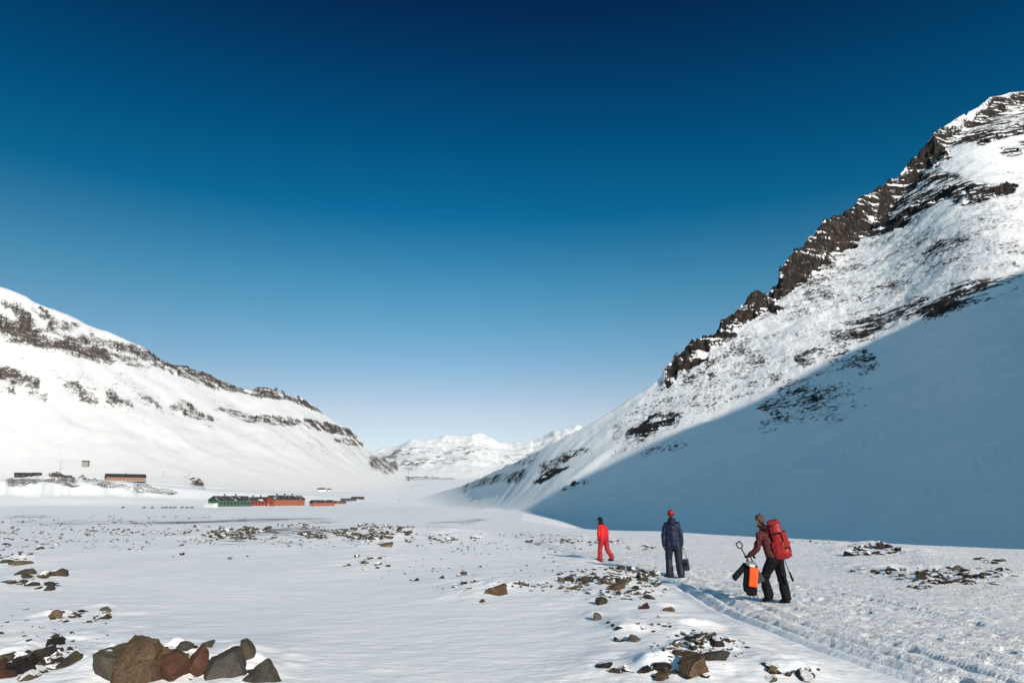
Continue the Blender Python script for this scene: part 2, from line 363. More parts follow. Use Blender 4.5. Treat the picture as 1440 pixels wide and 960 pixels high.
def mapr(nt, v, a, b, c=0, d=1, smooth=True):
    n = N(nt, 'ShaderNodeMapRange'); n.interpolation_type = 'SMOOTHSTEP' if smooth else 'LINEAR'
    nt.links.new(v, n.inputs[0])
    for i, q in enumerate((a, b, c, d)): n.inputs[i + 1].default_value = q
    return n.outputs[0]
def mixc(nt, f, a, b):
    n = N(nt, 'ShaderNodeMix', data_type='RGBA')
    for s, q in ((0, f), (6, a), (7, b)):
        if isinstance(q, (tuple, float, int)): n.inputs[s].default_value = (*q, 1) if isinstance(q, tuple) else q
        else: nt.links.new(q, n.inputs[s])
    return n.outputs[2]
SNOW = (0.86, 0.865, 0.87)

def mountain_mat(name, rockcols, nscale, stretch, bstr, thr_w=.05, alb=1.0, flat0=.80, ledge=0, lz=.42, lxy=.05, steep=.42):
    m, nt, p = mat(name)
    g = N(nt, 'ShaderNodeNewGeometry'); at = N(nt, 'ShaderNodeAttribute', attribute_name='rock')
    mp = N(nt, 'ShaderNodeMapping'); mp.inputs['Rotation'].default_value = (0, 0, stretch[3]); mp.inputs['Scale'].default_value = stretch[:3]
    nt.links.new(g.outputs['Position'], mp.inputs[0]); vec = mp.outputs[0]
    n1 = noise(nt, vec, nscale, 7, .68)
    n2 = noise(nt, vec, nscale * .16, 4, .6)
    k = math_(nt, 'ADD', math_(nt, 'MULTIPLY', n1, 1.0), math_(nt, 'MULTIPLY', n2, .45))
    sn_ = N(nt, 'ShaderNodeSeparateXYZ'); nt.links.new(g.outputs['Normal'], sn_.inputs[0])
    k = math_(nt, 'ADD', k, math_(nt, 'MULTIPLY', math_(nt, 'SUBTRACT', flat0, sn_.outputs[2]), steep))
    if ledge:
        ml = N(nt, 'ShaderNodeMapping'); ml.inputs['Scale'].default_value = (lxy, lxy, lz); nt.links.new(g.outputs['Position'], ml.inputs[0])
        k = math_(nt, 'SUBTRACT', k, math_(nt, 'MULTIPLY', math_(nt, 'MULTIPLY', mapr(nt, noise(nt, ml.outputs[0], 1.0, 5, .6), .47, .60), mapr(nt, at.outputs['Fac'], .38, .62, .12, 1)), ledge))
    # rock shows where mask + noise is high; snow keeps to the ledges
    k = math_(nt, 'ADD', k, math_(nt, 'MULTIPLY', at.outputs['Fac'], .68))
    fac = mapr(nt, k, .985 - thr_w, .985 + thr_w)
    fac = math_(nt, 'MULTIPLY', fac, mapr(nt, at.outputs['Fac'], 0.02, .16))
    rc = ramp(nt, noise(nt, vec, nscale * .5, 5, .7), [(.34, rockcols[0]), (.54, rockcols[1]), (.70, rockcols[2])])
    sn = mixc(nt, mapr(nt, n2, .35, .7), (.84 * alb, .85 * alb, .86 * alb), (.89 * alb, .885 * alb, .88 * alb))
    nt.links.new(mixc(nt, fac, sn, rc), p.inputs['Base Color'])
    p.inputs['Roughness'].default_value = .8; p.inputs['Specular IOR Level'].default_value = .15
    b = N(nt, 'ShaderNodeBump'); b.inputs['Distance'].default_value = bstr; b.inputs['Strength'].default_value = .7
    hb = math_(nt, 'ADD', math_(nt, 'MULTIPLY', n1, .6), math_(nt, 'MULTIPLY', fac, .9))
    nt.links.new(hb, b.inputs['Height']); nt.links.new(b.outputs[0], p.inputs['Normal'])
    return m
M_right = mountain_mat('right_mountain_snow_rock', [(.008, .007, .007), (.022, .018, .016), (.090, .062, .045)], .80, (1.0, .75, .55, .35), .75, ledge=.40, steep=.34, lz=.27)
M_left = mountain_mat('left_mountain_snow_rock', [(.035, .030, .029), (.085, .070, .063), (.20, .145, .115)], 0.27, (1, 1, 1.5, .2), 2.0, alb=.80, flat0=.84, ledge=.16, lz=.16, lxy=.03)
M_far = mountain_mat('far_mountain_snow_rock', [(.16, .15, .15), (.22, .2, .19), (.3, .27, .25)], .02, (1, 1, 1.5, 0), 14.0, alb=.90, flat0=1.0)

def ground_mat():
    m, nt, p = mat('wind_packed_snow')
    g = N(nt, 'ShaderNodeNewGeometry'); at = N(nt, 'ShaderNodeAttribute', attribute_name='rock'); tr = N(nt, 'ShaderNodeAttribute', attribute_name='trodden')
    pos = g.outputs['Position']
    mp = N(nt, 'ShaderNodeMapping'); mp.inputs['Scale'].default_value = (.35, 1.3, 1); mp.inputs['Rotation'].default_value = (0, 0, .25)
    nt.links.new(pos, mp.inputs[0]); vec = mp.outputs[0]
    n1 = noise(nt, vec, .9, 8, .7); n2 = noise(nt, vec, .10, 4, .6)
    k = math_(nt, 'ADD', n1, math_(nt, 'MULTIPLY', n2, .45)); k = math_(nt, 'ADD', k, math_(nt, 'MULTIPLY', at.outputs['Fac'], .60))
    fac = math_(nt, 'MULTIPLY', mapr(nt, k, .95, 1.03), mapr(nt, at.outputs['Fac'], .02, .16))
    rc = ramp(nt, noise(nt, pos, 2.5, 4, .7), [(.3, (.03, .027, .022)), (.55, (.09, .078, .06)), (.75, (.17, .14, .10))])
    # icy and powdery patches of the wind crust
    n3 = noise(nt, vec, 2.2, 6, .6)
    sn = mixc(nt, mapr(nt, n3, .4, .62), (.80, .825, .85), (.88, .875, .87))
    nt.links.new(mixc(nt, fac, sn, rc), p.inputs['Base Color'])
    p.inputs['Roughness'].default_value = .62; p.inputs['Specular IOR Level'].default_value = .3
    gr = noise(nt, pos, 38, 3, .6); md = noise(nt, vec, 7.0, 6, .62)
    hb = math_(nt, 'ADD', math_(nt, 'MULTIPLY', gr, .22), math_(nt, 'MULTIPLY', md, 1.0))
    lump = noise(nt, pos, 9.0, 5, .7)
    hb = math_(nt, 'ADD', hb, math_(nt, 'MULTIPLY', math_(nt, 'MULTIPLY', lump, tr.outputs['Fac']), 2.2))
    b = N(nt, 'ShaderNodeBump'); b.inputs['Distance'].default_value = .030; b.inputs['Strength'].default_value = .8
    # crumbs of broken crust where people and sledges passed
    vo = N(nt, 'ShaderNodeTexVoronoi'); vo.inputs['Scale'].default_value = 6.5; vo.inputs['Randomness'].default_value = 1
    wv = N(nt, 'ShaderNodeVectorMath', operation='ADD'); nt.links.new(pos, wv.inputs[0])
    nz_ = N(nt, 'ShaderNodeTexNoise'); nz_.inputs['Scale'].default_value = 3.5; nz_.inputs['Detail'].default_value = 3; nt.links.new(pos, nz_.inputs[0]); nt.links.new(nz_.outputs['Color'], wv.inputs[1]); nt.links.new(wv.outputs[0], vo.inputs['Vector'])
    cr = math_(nt, 'MULTIPLY', mapr(nt, vo.outputs['Distance'], .05, .45, 1, 0), mapr(nt, noise(nt, pos, 1.7, 4, .6), .45, .65))
    cr = math_(nt, 'MULTIPLY', math_(nt, 'ADD', cr, math_(nt, 'MULTIPLY', noise(nt, pos, 5, 6, .75), 1.2)), tr.outputs['Fac'])
    b2 = N(nt, 'ShaderNodeBump'); b2.inputs['Distance'].default_value = .055; b2.inputs['Strength'].default_value = .8; nt.links.new(cr, b2.inputs['Height'])
    nt.links.new(b2.outputs[0], b.inputs['Normal'])
    nt.links.new(hb, b.inputs['Height']); nt.links.new(b.outputs[0], p.inputs['Normal'])
    return m
M_ground = ground_mat()

# ------------------------------------------------------------------ terrain mesh
th_d = np.radians(np.linspace(-41, 41, 1250))
th_c = np.radians(np.concatenate([[0], np.linspace(41.4, 165, 260), np.linspace(168, 319, 60)]))[1:]
TH = np.concatenate([th_d, th_c[:-1]]); NT = len(TH)
R = np.concatenate([np.geomspace(.3, 6, 12)[:-1], np.geomspace(6, 62, 440)[:-1], np.geomspace(62, 125, 70)[:-1], np.linspace(125, 720, 235)[:-1],
                    np.linspace(720, 1100, 95)[:-1], np.geomspace(1100, 2700, 100)[:-1], np.geomspace(2700, 6600, 90)[:-1], np.geomspace(6600, 12000, 12)])
NR = len(R)
tt, rr = np.meshgrid(TH, R)
tw = np.where(tt > math.pi, tt - 2 * math.pi, tt)
X = rr * np.sin(tw); Y = rr * np.cos(tw)
Z, kind = macro(X, Y)
near = rr < 400
dz = np.zeros_like(Z); trod = np.zeros_like(Z)
a, b = detail(X[near], Y[near], rr[near]); dz[near] = a; trod[near] = b
hmt = np.clip((kind == 1) * 1.0, 0, 1)
Z = Z + dz * np.where(kind == 0, 1, .0) * 1.0
U, V = project(X, Y, Z)
infr = (np.abs(tw) < .8)
rock = np.where(infr, rockmask(U, V), 0)
rock = np.where(kind == 1, rock * np.clip(1 + .7 * fbm(X / 18, Y / 40, 3, 303), .4, 1.25), rock)
rock = np.where(kind == 2, rock * np.clip(1.08 + .8 * fbm(X / 40, Y / 40, 3, 301) + .95 * fbm((X * .25 + Y) / 16 + fbm(X / 30, Y / 30, 2, 304), Z / 120, 3, 302), .12, 1.45), rock)
# a light general sprinkle out of frame too
out = (~infr) & (kind > 0)
rock = np.where(out, np.clip(.35 + .5 * fbm(X / 60, Y / 60, 3, 5) + (Z - 60) / 400, 0, .8), rock)
rock = np.where(kind == 0, np.where((rr > 600), rock, 0), rock)
# gravelly ground out on the plain
_rc = np.interp(tw, *RS_RC); _cr = (np.interp(tw, R_TH, R_TE) - np.interp(tw, *RS_TE)) * _rc
_q = rr / _rc + .8 * .035 * fbm(X / 14, Y / 14, 4, 201)
_face = sstep(.935, .948, _q) * sstep(2.0, 5.0, _cr) * (kind == 1) * infr * (1 - sstep(1250, 1260, U) * sstep(1294, 1286, U)) * (1 - .7 * sstep(1322, 1330, U))
rock = np.maximum(rock, _face * (.52 + .5 * vnoise(X / 14, Y / 14 + Z / 6, 207)) * (.5 + .5 * sstep(.28, .45, vnoise(U / 15, V / 22, 208))))
gp = np.zeros_like(Z)
GB = [([0, 120, 300, 480], [722, 722, 724, 726], [752, 752, 742, 736], .38), ([300, 420, 560, 640, 690], [738, 738, 736, 730, 726], [768, 768, 766, 742, 734], .42),
      ([560, 640, 700, 780], [712, 713, 716, 728], [722, 722, 726, 736], .22), ([0, 100, 260], [750, 752, 756], [775, 770, 764], .28), ([600, 700, 800, 870, 900], [742, 744, 747, 752, 756], [760, 758, 772, 774, 772], .30),
      ([200, 400, 560, 700], [712, 713, 711, 709], [718, 722, 722, 718], .26)]
for (bu, bt, bb, d) in GB:
    t = np.interp(U, bu, bt); bo = np.interp(U, bu, bb)
    w = sstep(t - 2, t + 4, V) * sstep(bo + 3, bo - 4, V) * sstep(bu[0] - 30, bu[0] + 30, U) * sstep(bu[-1] + 30, bu[-1] - 30, U)
    gp = np.maximum(gp, w * d)
gp = gp * np.clip(.72 + 1.1 * fbm(X / 16, Y / 30, 3, 15), 0, 1.2)
rock = np.where((kind == 0) & (rr > 18) & (rr < 600) & infr, gp, rock)

# relief of the mountains
c1, f1, f2 = voro(X / 13 + fbm(X / 20, Y / 20, 2, 6), Y / 13, 11)
c3, _, _ = voro(X / 5, Z / 4 + Y / 9, 13)
mk = kind == 1
cl = sstep(.5, .8, rock)
top = R_RC[-1]
Z = Z + np.where(mk, cl * ((c1 - .45) * 5 + (c3 - .5) * 2.5) * np.clip(rr / 450, .5, 1.2), 0)
amp = np.clip((Z - 8) / 60, 0, 1)
Z = Z + np.where(mk, amp * (1.5 * fbm(X / 32, Y / 60, 4, 33) + .35 * fbm(X / 4, Y / 7, 3, 34)) + np.clip((Z + 4) / 12, 0, 1) * (.20 * fbm(X / 5, Y / 9, 3, 35) + .9 * fbm((X * .94 + Y * .34) / 40, (Y * .94 - X * .34) / 14, 3, 37)), 0)
Z = Z + np.where(mk, rock * amp * 1.0 * fbm(X / 2.2, Y / 3.2, 2, 36), 0)
# trodden lines across the shaded slope
def line_px(pts, w, dep):
    global Z
    u = [p[0] for p in pts]; v = [p[1] for p in pts]
    ln = np.interp(U, u, v); q = (V - ln) / w
    m = mk & (U > u[0]) & (U < u[-1])
    Z = Z - np.where(m, dep * np.exp(-q * q) * (.5 + vnoise(U / 5, V / 5, 3)), 0) + np.where(m, dep * .7 * np.exp(-(q - 1.7) ** 2), 0)
line_px([(1060, 697), (1180, 645), (1300, 570), (1440, 478)], 1.0, .34)
line_px([(1200, 742), (1290, 712), (1360, 680), (1440, 640)], 1.0, .26)
line_px([(1280, 700), (1360, 655), (1440, 606)], 1.0, .30)
mk2 = kind == 2
H2 = np.clip((Z - 20) / 80, 0, 1)
# gullies run down the left wall, cliffs make ledges
s2 = X * .25 + Y * .97
Z = Z + np.where(mk2, H2 * (9 * (ridged(s2 / 130 + .2 * fbm(X / 90, Y / 90, 2, 7), Z / 700, 3, 43) - .6) + 3 * fbm(X / 40, Y / 40, 4, 44)), 0)
c4, _, _ = voro(X / 24, Y / 24, 45)
Z = Z + np.where(mk2, sstep(.2, .7, rock) * ((c4 - .5) * 15 + 5 * fbm(X / 9, Y / 9, 2, 46)), 0)
mk3 = kind == 3
Z = Z + np.where(mk3, np.clip((rr - 3300) / 800, 0, 1) * (70 * (ridged(X / 420, Y / 700, 4, 53) - .62) + 22 * fbm(X / 160, Y / 160, 4, 54)), 0)
mk0 = (kind == 0) & (rr > 600)
Z = Z + np.where(mk0, sstep(600, 800, rr) * (1.2 * fbm(X / 60, Y / 60, 4, 63) + 3.5 * rock * fbm(X / 9, Y / 22, 3, 64)), 0)
mk4 = kind == 4
Z = Z + np.where(mk4, 3 * fbm(X / 30, Y / 30, 4, 73) * sstep(25, 60, np.abs(X * AX + Y * AY - A0)), 0)

verts = np.stack([X.ravel(), Y.ravel(), Z.ravel()], 1)
i = np.arange(NR - 1)[:, None] * NT; j = np.arange(NT)[None, :]; j2 = (j + 1) % NT
quads = np.stack([i + j, i + j2, i + NT + j2, i + NT + j], -1).reshape(-1, 4)
kf = np.maximum.reduce([kind[:-1, :].ravel(), np.roll(kind, -1, 1)[:-1, :].ravel()])
# smooth vertex normals of the whole sheet, so the pieces join unseen
fn = np.cross(verts[quads[:, 2]] - verts[quads[:, 0]], verts[quads[:, 3]] - verts[quads[:, 1]])
vn = np.zeros_like(verts)
for q in range(4):
    for ax in range(3): vn[:, ax] += np.bincount(quads[:, q], weights=fn[:, ax], minlength=len(verts))
vn /= np.maximum(np.linalg.norm(vn, axis=1, keepdims=True), 1e-9)
if vn[:, 2].mean() < 0: vn = -vn; quads = quads[:, ::-1].copy()

def sheet(name, sel, material):
    q = quads[sel]; used = np.unique(q); mp_ = np.full(len(verts), -1); mp_[used] = np.arange(len(used)); q = mp_[q]
    me = bpy.data.meshes.new(name)
    me.vertices.add(len(used)); me.vertices.foreach_set('co', verts[used].astype(np.float32).ravel())
    me.loops.add(q.size); me.loops.foreach_set('vertex_index', q.ravel().astype(np.int32))
    me.polygons.add(len(q)); me.polygons.foreach_set('loop_start', np.arange(0, q.size, 4, dtype=np.int32))
    me.polygons.foreach_set('use_smooth', np.ones(len(q), bool))
    for an, arr in (('rock', rock), ('trodden', trod)):
        at = me.attributes.new(an, 'FLOAT', 'POINT'); at.data.foreach_set('value', arr.ravel()[used].astype(np.float32))
    me.update(calc_edges=True)
    me.normals_split_custom_set_from_vertices(vn[used])
    me.materials.append(material)
    o = bpy.data.objects.new(name, me); COL.objects.link(o); o['kind'] = 'structure'
    return o
inner = np.array([True] * len(quads))
sheet('ground', kf == 0, M_ground)
sheet('right_mountain', kf == 1, M_right)
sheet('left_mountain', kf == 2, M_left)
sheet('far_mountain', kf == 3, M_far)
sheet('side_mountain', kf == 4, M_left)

# ground height lookup from the finished sheet
logR = np.log(R)
def ground_z(x, y):
    r = math.hypot(x, y); t = math.atan2(x, y)
    if t < TH[0]: t += 2 * math.pi
    jj = np.searchsorted(TH, t) - 1; jj = min(max(jj, 0), NT - 2)
    ii = min(max(np.searchsorted(R, r) - 1, 0), NR - 2)
    ft = (t - TH[jj]) / (TH[jj + 1] - TH[jj]); fr = (r - R[ii]) / (R[ii + 1] - R[ii])
    z = Z[ii:ii + 2, jj:jj + 2]
    return float((z[0, 0] * (1 - ft) + z[0, 1] * ft) * (1 - fr) + (z[1, 0] * (1 - ft) + z[1, 1] * ft) * fr)
def hit(u, v, rmin=5.0, rmax=4000):
    """where the sight line through a photo pixel meets the finished ground"""
    x, y, z = [float(q) for q in ray(u, v)]; L = math.hypot(x, y); t = math.atan2(x, y)
    jj = int(round((t - TH[0]) / (TH[1] - TH[0])))
    zz = Z[:, jj]; sight = CAMZ + R * z / L
    k = np.argmax((zz >= sight) & (R > rmin) & (R < rmax))
    r0, r1 = R[k - 1], R[k]; d0 = sight[k - 1] - zz[k - 1]; d1 = sight[k] - zz[k]
    f = d0 / (d0 - d1) if d0 > d1 and d0 > 0 else 1
    r = r0 + (r1 - r0) * min(max(f, 0), 1)
    X_, Y_ = r * x / L, r * y / L
    return X_, Y_, ground_z(X_, Y_)
#OBJECTS

# ================================================================== objects
def simple_mat(name, col, rough=.7, var=.25, scale=6, spec=.3, metal=0.0, bump=0.0, bscale=60):
    m, nt, p = mat(name)
    tc = N(nt, 'ShaderNodeTexCoord'); n = noise(nt, tc.outputs['Object'], scale, 4, .6)
    c2 = tuple(c * (1 - var) for c in col); c3 = tuple(min(c * (1 + var), 1) for c in col)
    nt.links.new(ramp(nt, n, [(.32, c2), (.68, c3)]), p.inputs['Base Color'])
    p.inputs['Roughness'].default_value = rough; p.inputs['Specular IOR Level'].default_value = spec; p.inputs['Metallic'].default_value = metal
    if bump:
        b = N(nt, 'ShaderNodeBump'); b.inputs['Distance'].default_value = bump; b.inputs['Strength'].default_value = .6
        nt.links.new(noise(nt, tc.outputs['Object'], bscale, 5, .6), b.inputs['Height']); nt.links.new(b.outputs[0], p.inputs['Normal'])
    return m
def link(name, me, m=None, parent=None):
    o = bpy.data.objects.new(name, me)
    if m is not None: me.materials.clear(); me.materials.append(m)
    COL.objects.link(o)
    if parent: o.parent = parent
    return o
def tag(o, label, cat=None, group=None, kind=None):
    if label: o['label'] = label
    if cat: o['category'] = cat
    if group: o['group'] = group
    if kind: o['kind'] = kind
    return o
def empty(name, loc, rz=0):
    o = bpy.data.objects.new(name, None); COL.objects.link(o); o.location = loc; o.rotation_euler = (0, 0, rz); o.empty_display_size = .3; return o
def mesh_bm(name, bm, smooth=False):
    bmesh.ops.recalc_face_normals(bm, faces=bm.faces)
    me = bpy.data.meshes.new(name); bm.to_mesh(me); bm.free()
    if smooth: me.polygons.foreach_set('use_smooth', [True] * len(me.polygons))
    return me
def box(bm, cx, cy, cz, sx, sy, sz, rot=None, bev=0):
    M = Matrix.Translation((cx, cy, cz)) @ (rot.to_4x4() if rot else Matrix.Identity(4)) @ Matrix.Diagonal((sx, sy, sz, 1))
    r = bmesh.ops.create_cube(bm, size=1, matrix=M)
    if bev:
        es = list({e for v in r['verts'] for e in v.link_edges}); bmesh.ops.bevel(bm, geom=es, offset=bev, segments=2, affect='EDGES', profile=.6)
def cone(bm, p0, p1, r0, r1, seg=12, cap=True):
    """tapered capsule (rounded ends when cap)"""
    p0 = Vector(p0); p1 = Vector(p1); d = p1 - p0; L = d.length; q = d.to_track_quat('Z', 'Y') if L > 1e-6 else Quaternion()
    prof = []
    if cap:
        for a in (-90, -60, -30): prof.append((r0 * math.cos(math.radians(a)), r0 * math.sin(math.radians(a))))
        prof += [(r0, 0), (r1, L)]
        for a in (30, 60, 90): prof.append((r1 * math.cos(math.radians(a)), L + r1 * math.sin(math.radians(a))))
    else: prof = [(0, 0), (r0, 0), (r1, L), (0, L)]
    rings = []
    for (r, z) in prof:
        if r < 1e-5: rings.append([bm.verts.new(p0 + q @ Vector((0, 0, z)))])
        else: rings.append([bm.verts.new(p0 + q @ Vector((r * math.cos(2 * math.pi * k / seg), r * math.sin(2 * math.pi * k / seg), z))) for k in range(seg)])
    for a, b in zip(rings[:-1], rings[1:]):
        for k in range(seg):
            k2 = (k + 1) % seg
            if len(a) == 1 and len(b) == 1: continue
            if len(a) == 1: bm.faces.new((a[0], b[k2], b[k]))
            elif len(b) == 1: bm.faces.new((a[k], a[k2], b[0]))
            else: bm.faces.new((a[k], a[k2], b[k2], b[k]))
def ell(bm, c, rad, rot=None, seg=20):
    M = Matrix.Translation(c) @ (rot.to_4x4() if rot else Matrix.Identity(4)) @ Matrix.Diagonal((*rad, 1))
    bmesh.ops.create_uvsphere(bm, u_segments=seg, v_segments=seg // 2, radius=1, matrix=M)
def fuse(name, bm, voxel=.012, smooth=3, wr=0, seed=0, wscale=.07):
    """one continuous surface out of the overlapping volumes, with optional cloth wrinkles"""
    me = mesh_bm('tmp', bm); o = bpy.data.objects.new('tmp', me); COL.objects.link(o)
    a = o.modifiers.new('r', 'REMESH'); a.mode = 'VOXEL'; a.voxel_size = voxel; a.use_smooth_shade = True
    b = o.modifiers.new('s', 'SMOOTH'); b.iterations = smooth; b.factor = .6
    dg = bpy.context.evaluated_depsgraph_get(); ev = o.evaluated_get(dg); out = bpy.data.meshes.new_from_object(ev)
    bpy.data.objects.remove(o); out.name = name
    n = len(out.vertices); co = np.zeros(n * 3, np.float32); out.vertices.foreach_get('co', co); co = co.reshape(-1, 3)
    if wr:
        no = np.zeros(n * 3, np.float32); out.vertices.foreach_get('normal', no); no = no.reshape(-1, 3)
        f = ridged(co[:, 2] / wscale + 1.5 * fbm(co[:, 0] / .12, co[:, 2] / .12, 2, seed) + seed, (co[:, 0] + co[:, 1]) / (wscale * 2.6), 2, seed) - .55
        co = co + no * (f * wr)[:, None]
        out.vertices.foreach_set('co', co.astype(np.float32).ravel()); out.update()
    out.polygons.foreach_set('use_smooth', np.ones(len(out.polygons), bool))
    return out

# ------------------------------------------------------------------ people
def V3(*a): return Vector(a)
def lerp(a, b, t): return a + (b - a) * t
SKIN = simple_mat('skin', (.45, .26, .19), .5, .08, 20)
BLACK = simple_mat('black_cloth', (.0055, .0055, .007), .8, .3, 8, spec=.15, bump=.004)
BOOT = simple_mat('boot_rubber', (.014, .013, .013), .55, .3, 10, bump=.003)
HAIR = simple_mat('dark_hair', (.02, .014, .010), .6, .3, 30, bump=.004, bscale=120)
EYE = simple_mat('eye_dark', (.03, .025, .02), .2, .1, 5)

def hand_vols(bm, w, d, side, fwd, curl=.5, grow=0.0):
    """palm, four unequal bent fingers and a thumb; d points down the hand, side is across the knuckles, fwd the palm side"""
    pl = .095; cone(bm, w, w + d * .03, .030 + grow, .036 + grow)
    for k in (-1, 0, 1): cone(bm, w + d * .03 + side * (.018 * k), w + d * (pl - .012) + side * (.022 * k), .018 + grow, .016 + grow, 10)
    for k, (off, ln) in enumerate(((-.033, .068), (-.011, .080), (.011, .075), (.032, .058))):
        base = w + d * pl + side * off
        a1 = d * math.cos(curl * .7) + fwd * math.sin(curl * .7); a2 = d * math.cos(curl * 1.7) + fwd * math.sin(curl * 1.7); a3 = d * math.cos(curl * 2.5) + fwd * math.sin(curl * 2.5)
        p1 = base + a1 * ln * .45; p2 = p1 + a2 * ln * .33; p3 = p2 + a3 * ln * .24
        cone(bm, base - d * .02, p1, .0095 + grow, .0088 + grow, 8); cone(bm, p1, p2, .0088 + grow, .008 + grow, 8); cone(bm, p2, p3, .008 + grow, .0068 + grow, 8)
    t0 = w + d * .035 - side * .028; t1 = t0 - side * .028 + d * .032 + fwd * .012; t2 = t1 - side * .006 + d * .030 + fwd * .012
    cone(bm, t0, t1, .014 + grow, .0115 + grow, 8); cone(bm, t1, t2, .0115 + grow, .009 + grow, 8)

def person(loc, rz, J, spec):
    """J: joint positions in the person's own frame (x to the right of the picture, y away, z up)"""
    root = empty('person', loc, rz)
    hd = J['face']; up = V3(0, 0, 1); rt = hd.cross(up).normalized()
    rot = Matrix((rt, hd, rt.cross(hd))).transposed()
    def H(x, y, z): return J['head'] + rt * x + hd * y + up * z
    # body
    bm = bmesh.new()
    ell(bm, H(0, -.005, .02), (.078, .098, .105), rot); ell(bm, H(0, .03, -.055), (.056, .062, .062), rot)
    ell(bm, H(0, .100, -.012), (.014, .020, .026), rot, 12); ell(bm, H(0, .080, -.062), (.026, .018, .010), rot, 12)
    ell(bm, H(0, .075, .022), (.055, .022, .012), rot, 12); ell(bm, H(0, .075, -.10), (.024, .022, .018), rot, 12)
    for sx_ in (-1, 1): ell(bm, H(sx_ * .080, -.01, -.005), (.010, .020, .032), rot, 12)
    cone(bm, J['neck'], J['head'] - up * .04, .058, .052)
    c, p = J['chest'], J['pelvis']
    cone(bm, p, lerp(p, c, .5), .135, .125); cone(bm, lerp(p, c, .5), c, .125, .14); cone(bm, c, J['neck'], .12, .055)
    for s_ in 'LR':
        sh, el, wr, hp, kn, an, toe = (J[k + s_] for k in ('sh', 'el', 'wr', 'hip', 'kn', 'an', 'toe'))
        cone(bm, c, sh, .09, .062); cone(bm, sh, el, .056, .042); cone(bm, el, wr, .042, .028)
        cone(bm, p, hp, .12, .095); cone(bm, hp, kn, .090, .058); cone(bm, kn, lerp(kn, an, .35), .056, .058); cone(bm, lerp(kn, an, .35), an, .058, .040); cone(bm, an - up * .03, toe, .042, .032)
        d = (wr - el).normalized(); sd_ = J.get('knuck' + s_, V3(0, 1, 0)); sd_ = (sd_ - d * sd_.dot(d)).normalized(); fw = d.cross(sd_) * (1 if s_ == 'R' else -1)
        if fw.dot(c - wr) < 0: fw = -fw
        hand_vols(bm, wr, d, sd_, fw, J.get('curl' + s_, .45))
    link('body', fuse('body', bm, .010, 2), SKIN, root)
    for sx_ in (-1, 1):
        bm = bmesh.new(); ell(bm, H(sx_ * .031, .082, .002), (.013, .010, .009), rot, 12); link('eye', mesh_bm('eye', bm, True), EYE, root)
    # trousers
    bm = bmesh.new()
    g = spec.get('leg', .02)
    ell(bm, p, (.19, .15, .14)); cone(bm, p, p + up * .1, .16, .15)
    for s_ in 'LR':
        hp, kn, an = J['hip' + s_], J['kn' + s_], J['an' + s_]
        cone(bm, p, hp, .14, .115 + g); cone(bm, hp, kn, .105 + g, .078 + g, 16); cone(bm, kn, an + up * .02, .076 + g, .076 + g * 1.3, 16); cone(bm, kn + V3(0, 0, .0), lerp(kn, an, .4), .076 + g, .082 + g)
    o = link('trousers', fuse('trousers', bm, .013, 3, .036, 5, .085), spec['trousers'], root)
    # boots
    for s_ in 'LR':
        an, toe = J['an' + s_], J['toe' + s_]; f = (toe - an); f.z = 0; f.normalize(); bm = bmesh.new()
        heel = an - up * .055 - f * .035
        cone(bm, an + up * .12, an - up * .02, .066, .060, 14); cone(bm, heel, toe + up * .0, .052, .044, 14); cone(bm, lerp(heel, toe, .4) + up * .035, toe + up * .01, .05, .04)
        ob = link('boot', fuse('boot', bm, .008, 2), BOOT, root)
        bm = bmesh.new(); a0 = heel - up * .030 - f * .02; b0 = toe - up * .030 + f * .02; sl = (b0 - a0); q = Matrix.Rotation(math.atan2(sl.y, sl.x), 3, 'Z') @ Matrix.Rotation(-math.atan2(sl.z, math.hypot(sl.x, sl.y)), 3, 'Y')
        m_ = lerp(a0, b0, .5); box(bm, m_.x, m_.y, m_.z, sl.length + .04, .105, .028, q, .012)
        link('sole', mesh_bm('sole', bm, True), BLACK, ob)
    # jacket
    bm = bmesh.new(); k = spec.get('bulk', 1.0); hem = J.get('hem', p - up * .16)
    wdt = V3(*(J['shR'] - J['shL'])); wdt.z = 0; wdt.normalize()
    for q in (-1, 0, 1):
        cone(bm, c + wdt * (.075 * q * k), hem + wdt * (.085 * q * k * spec.get('flare', 1)), .150 * k if q == 0 else .125 * k, .150 * k if q == 0 else .128 * k, 16)
        cone(bm, c + wdt * (.06 * q), J['neck'] + wdt * (.03 * q) - up * .02, .135 * k, .075, 14)
    for s_ in 'LR':
        sh, el, wr = J['sh' + s_], J['el' + s_], J['wr' + s_]; e = lerp(el, wr, .93)
        cone(bm, c, sh, .13 * k, .088 * k, 14); cone(bm, sh, el, .085 * k, .070 * k, 14); cone(bm, el, e, .070 * k, .056 * k, 14); cone(bm, lerp(sh, el, .3), lerp(sh, el, .9), .080 * k, .074 * k)
    jk = link('jacket', fuse('jacket', bm, .013, 3, .042, 11, .11), spec['jacket'], root)
    # collar / hood lying on the shoulders
    bm = bmesh.new(); nk = J['neck']
    for a in range(14):
        t = a / 14 * 2 * math.pi; t2 = (a + 1) / 14 * 2 * math.pi; rr_ = .088
        cone(bm, nk + V3(rr_ * math.cos(t), rr_ * math.sin(t), .035), nk + V3(rr_ * math.cos(t2), rr_ * math.sin(t2), .035), .034, .034, 10)
    back = V3(-hd.x, -hd.y, 0).normalized()
    if spec.get('hood', True): ell(bm, nk + back * .10 - up * .03, (.13, .13, .10)); ell(bm, nk + back * .13 - up * .10, (.09, .09, .08))
    link('hood' if spec.get('hood', True) else 'collar', fuse('hood', bm, .012, 3, .015, 3), spec.get('hoodmat', spec['jacket']), jk)
    bm = bmesh.new(); hc = hem + up * .02
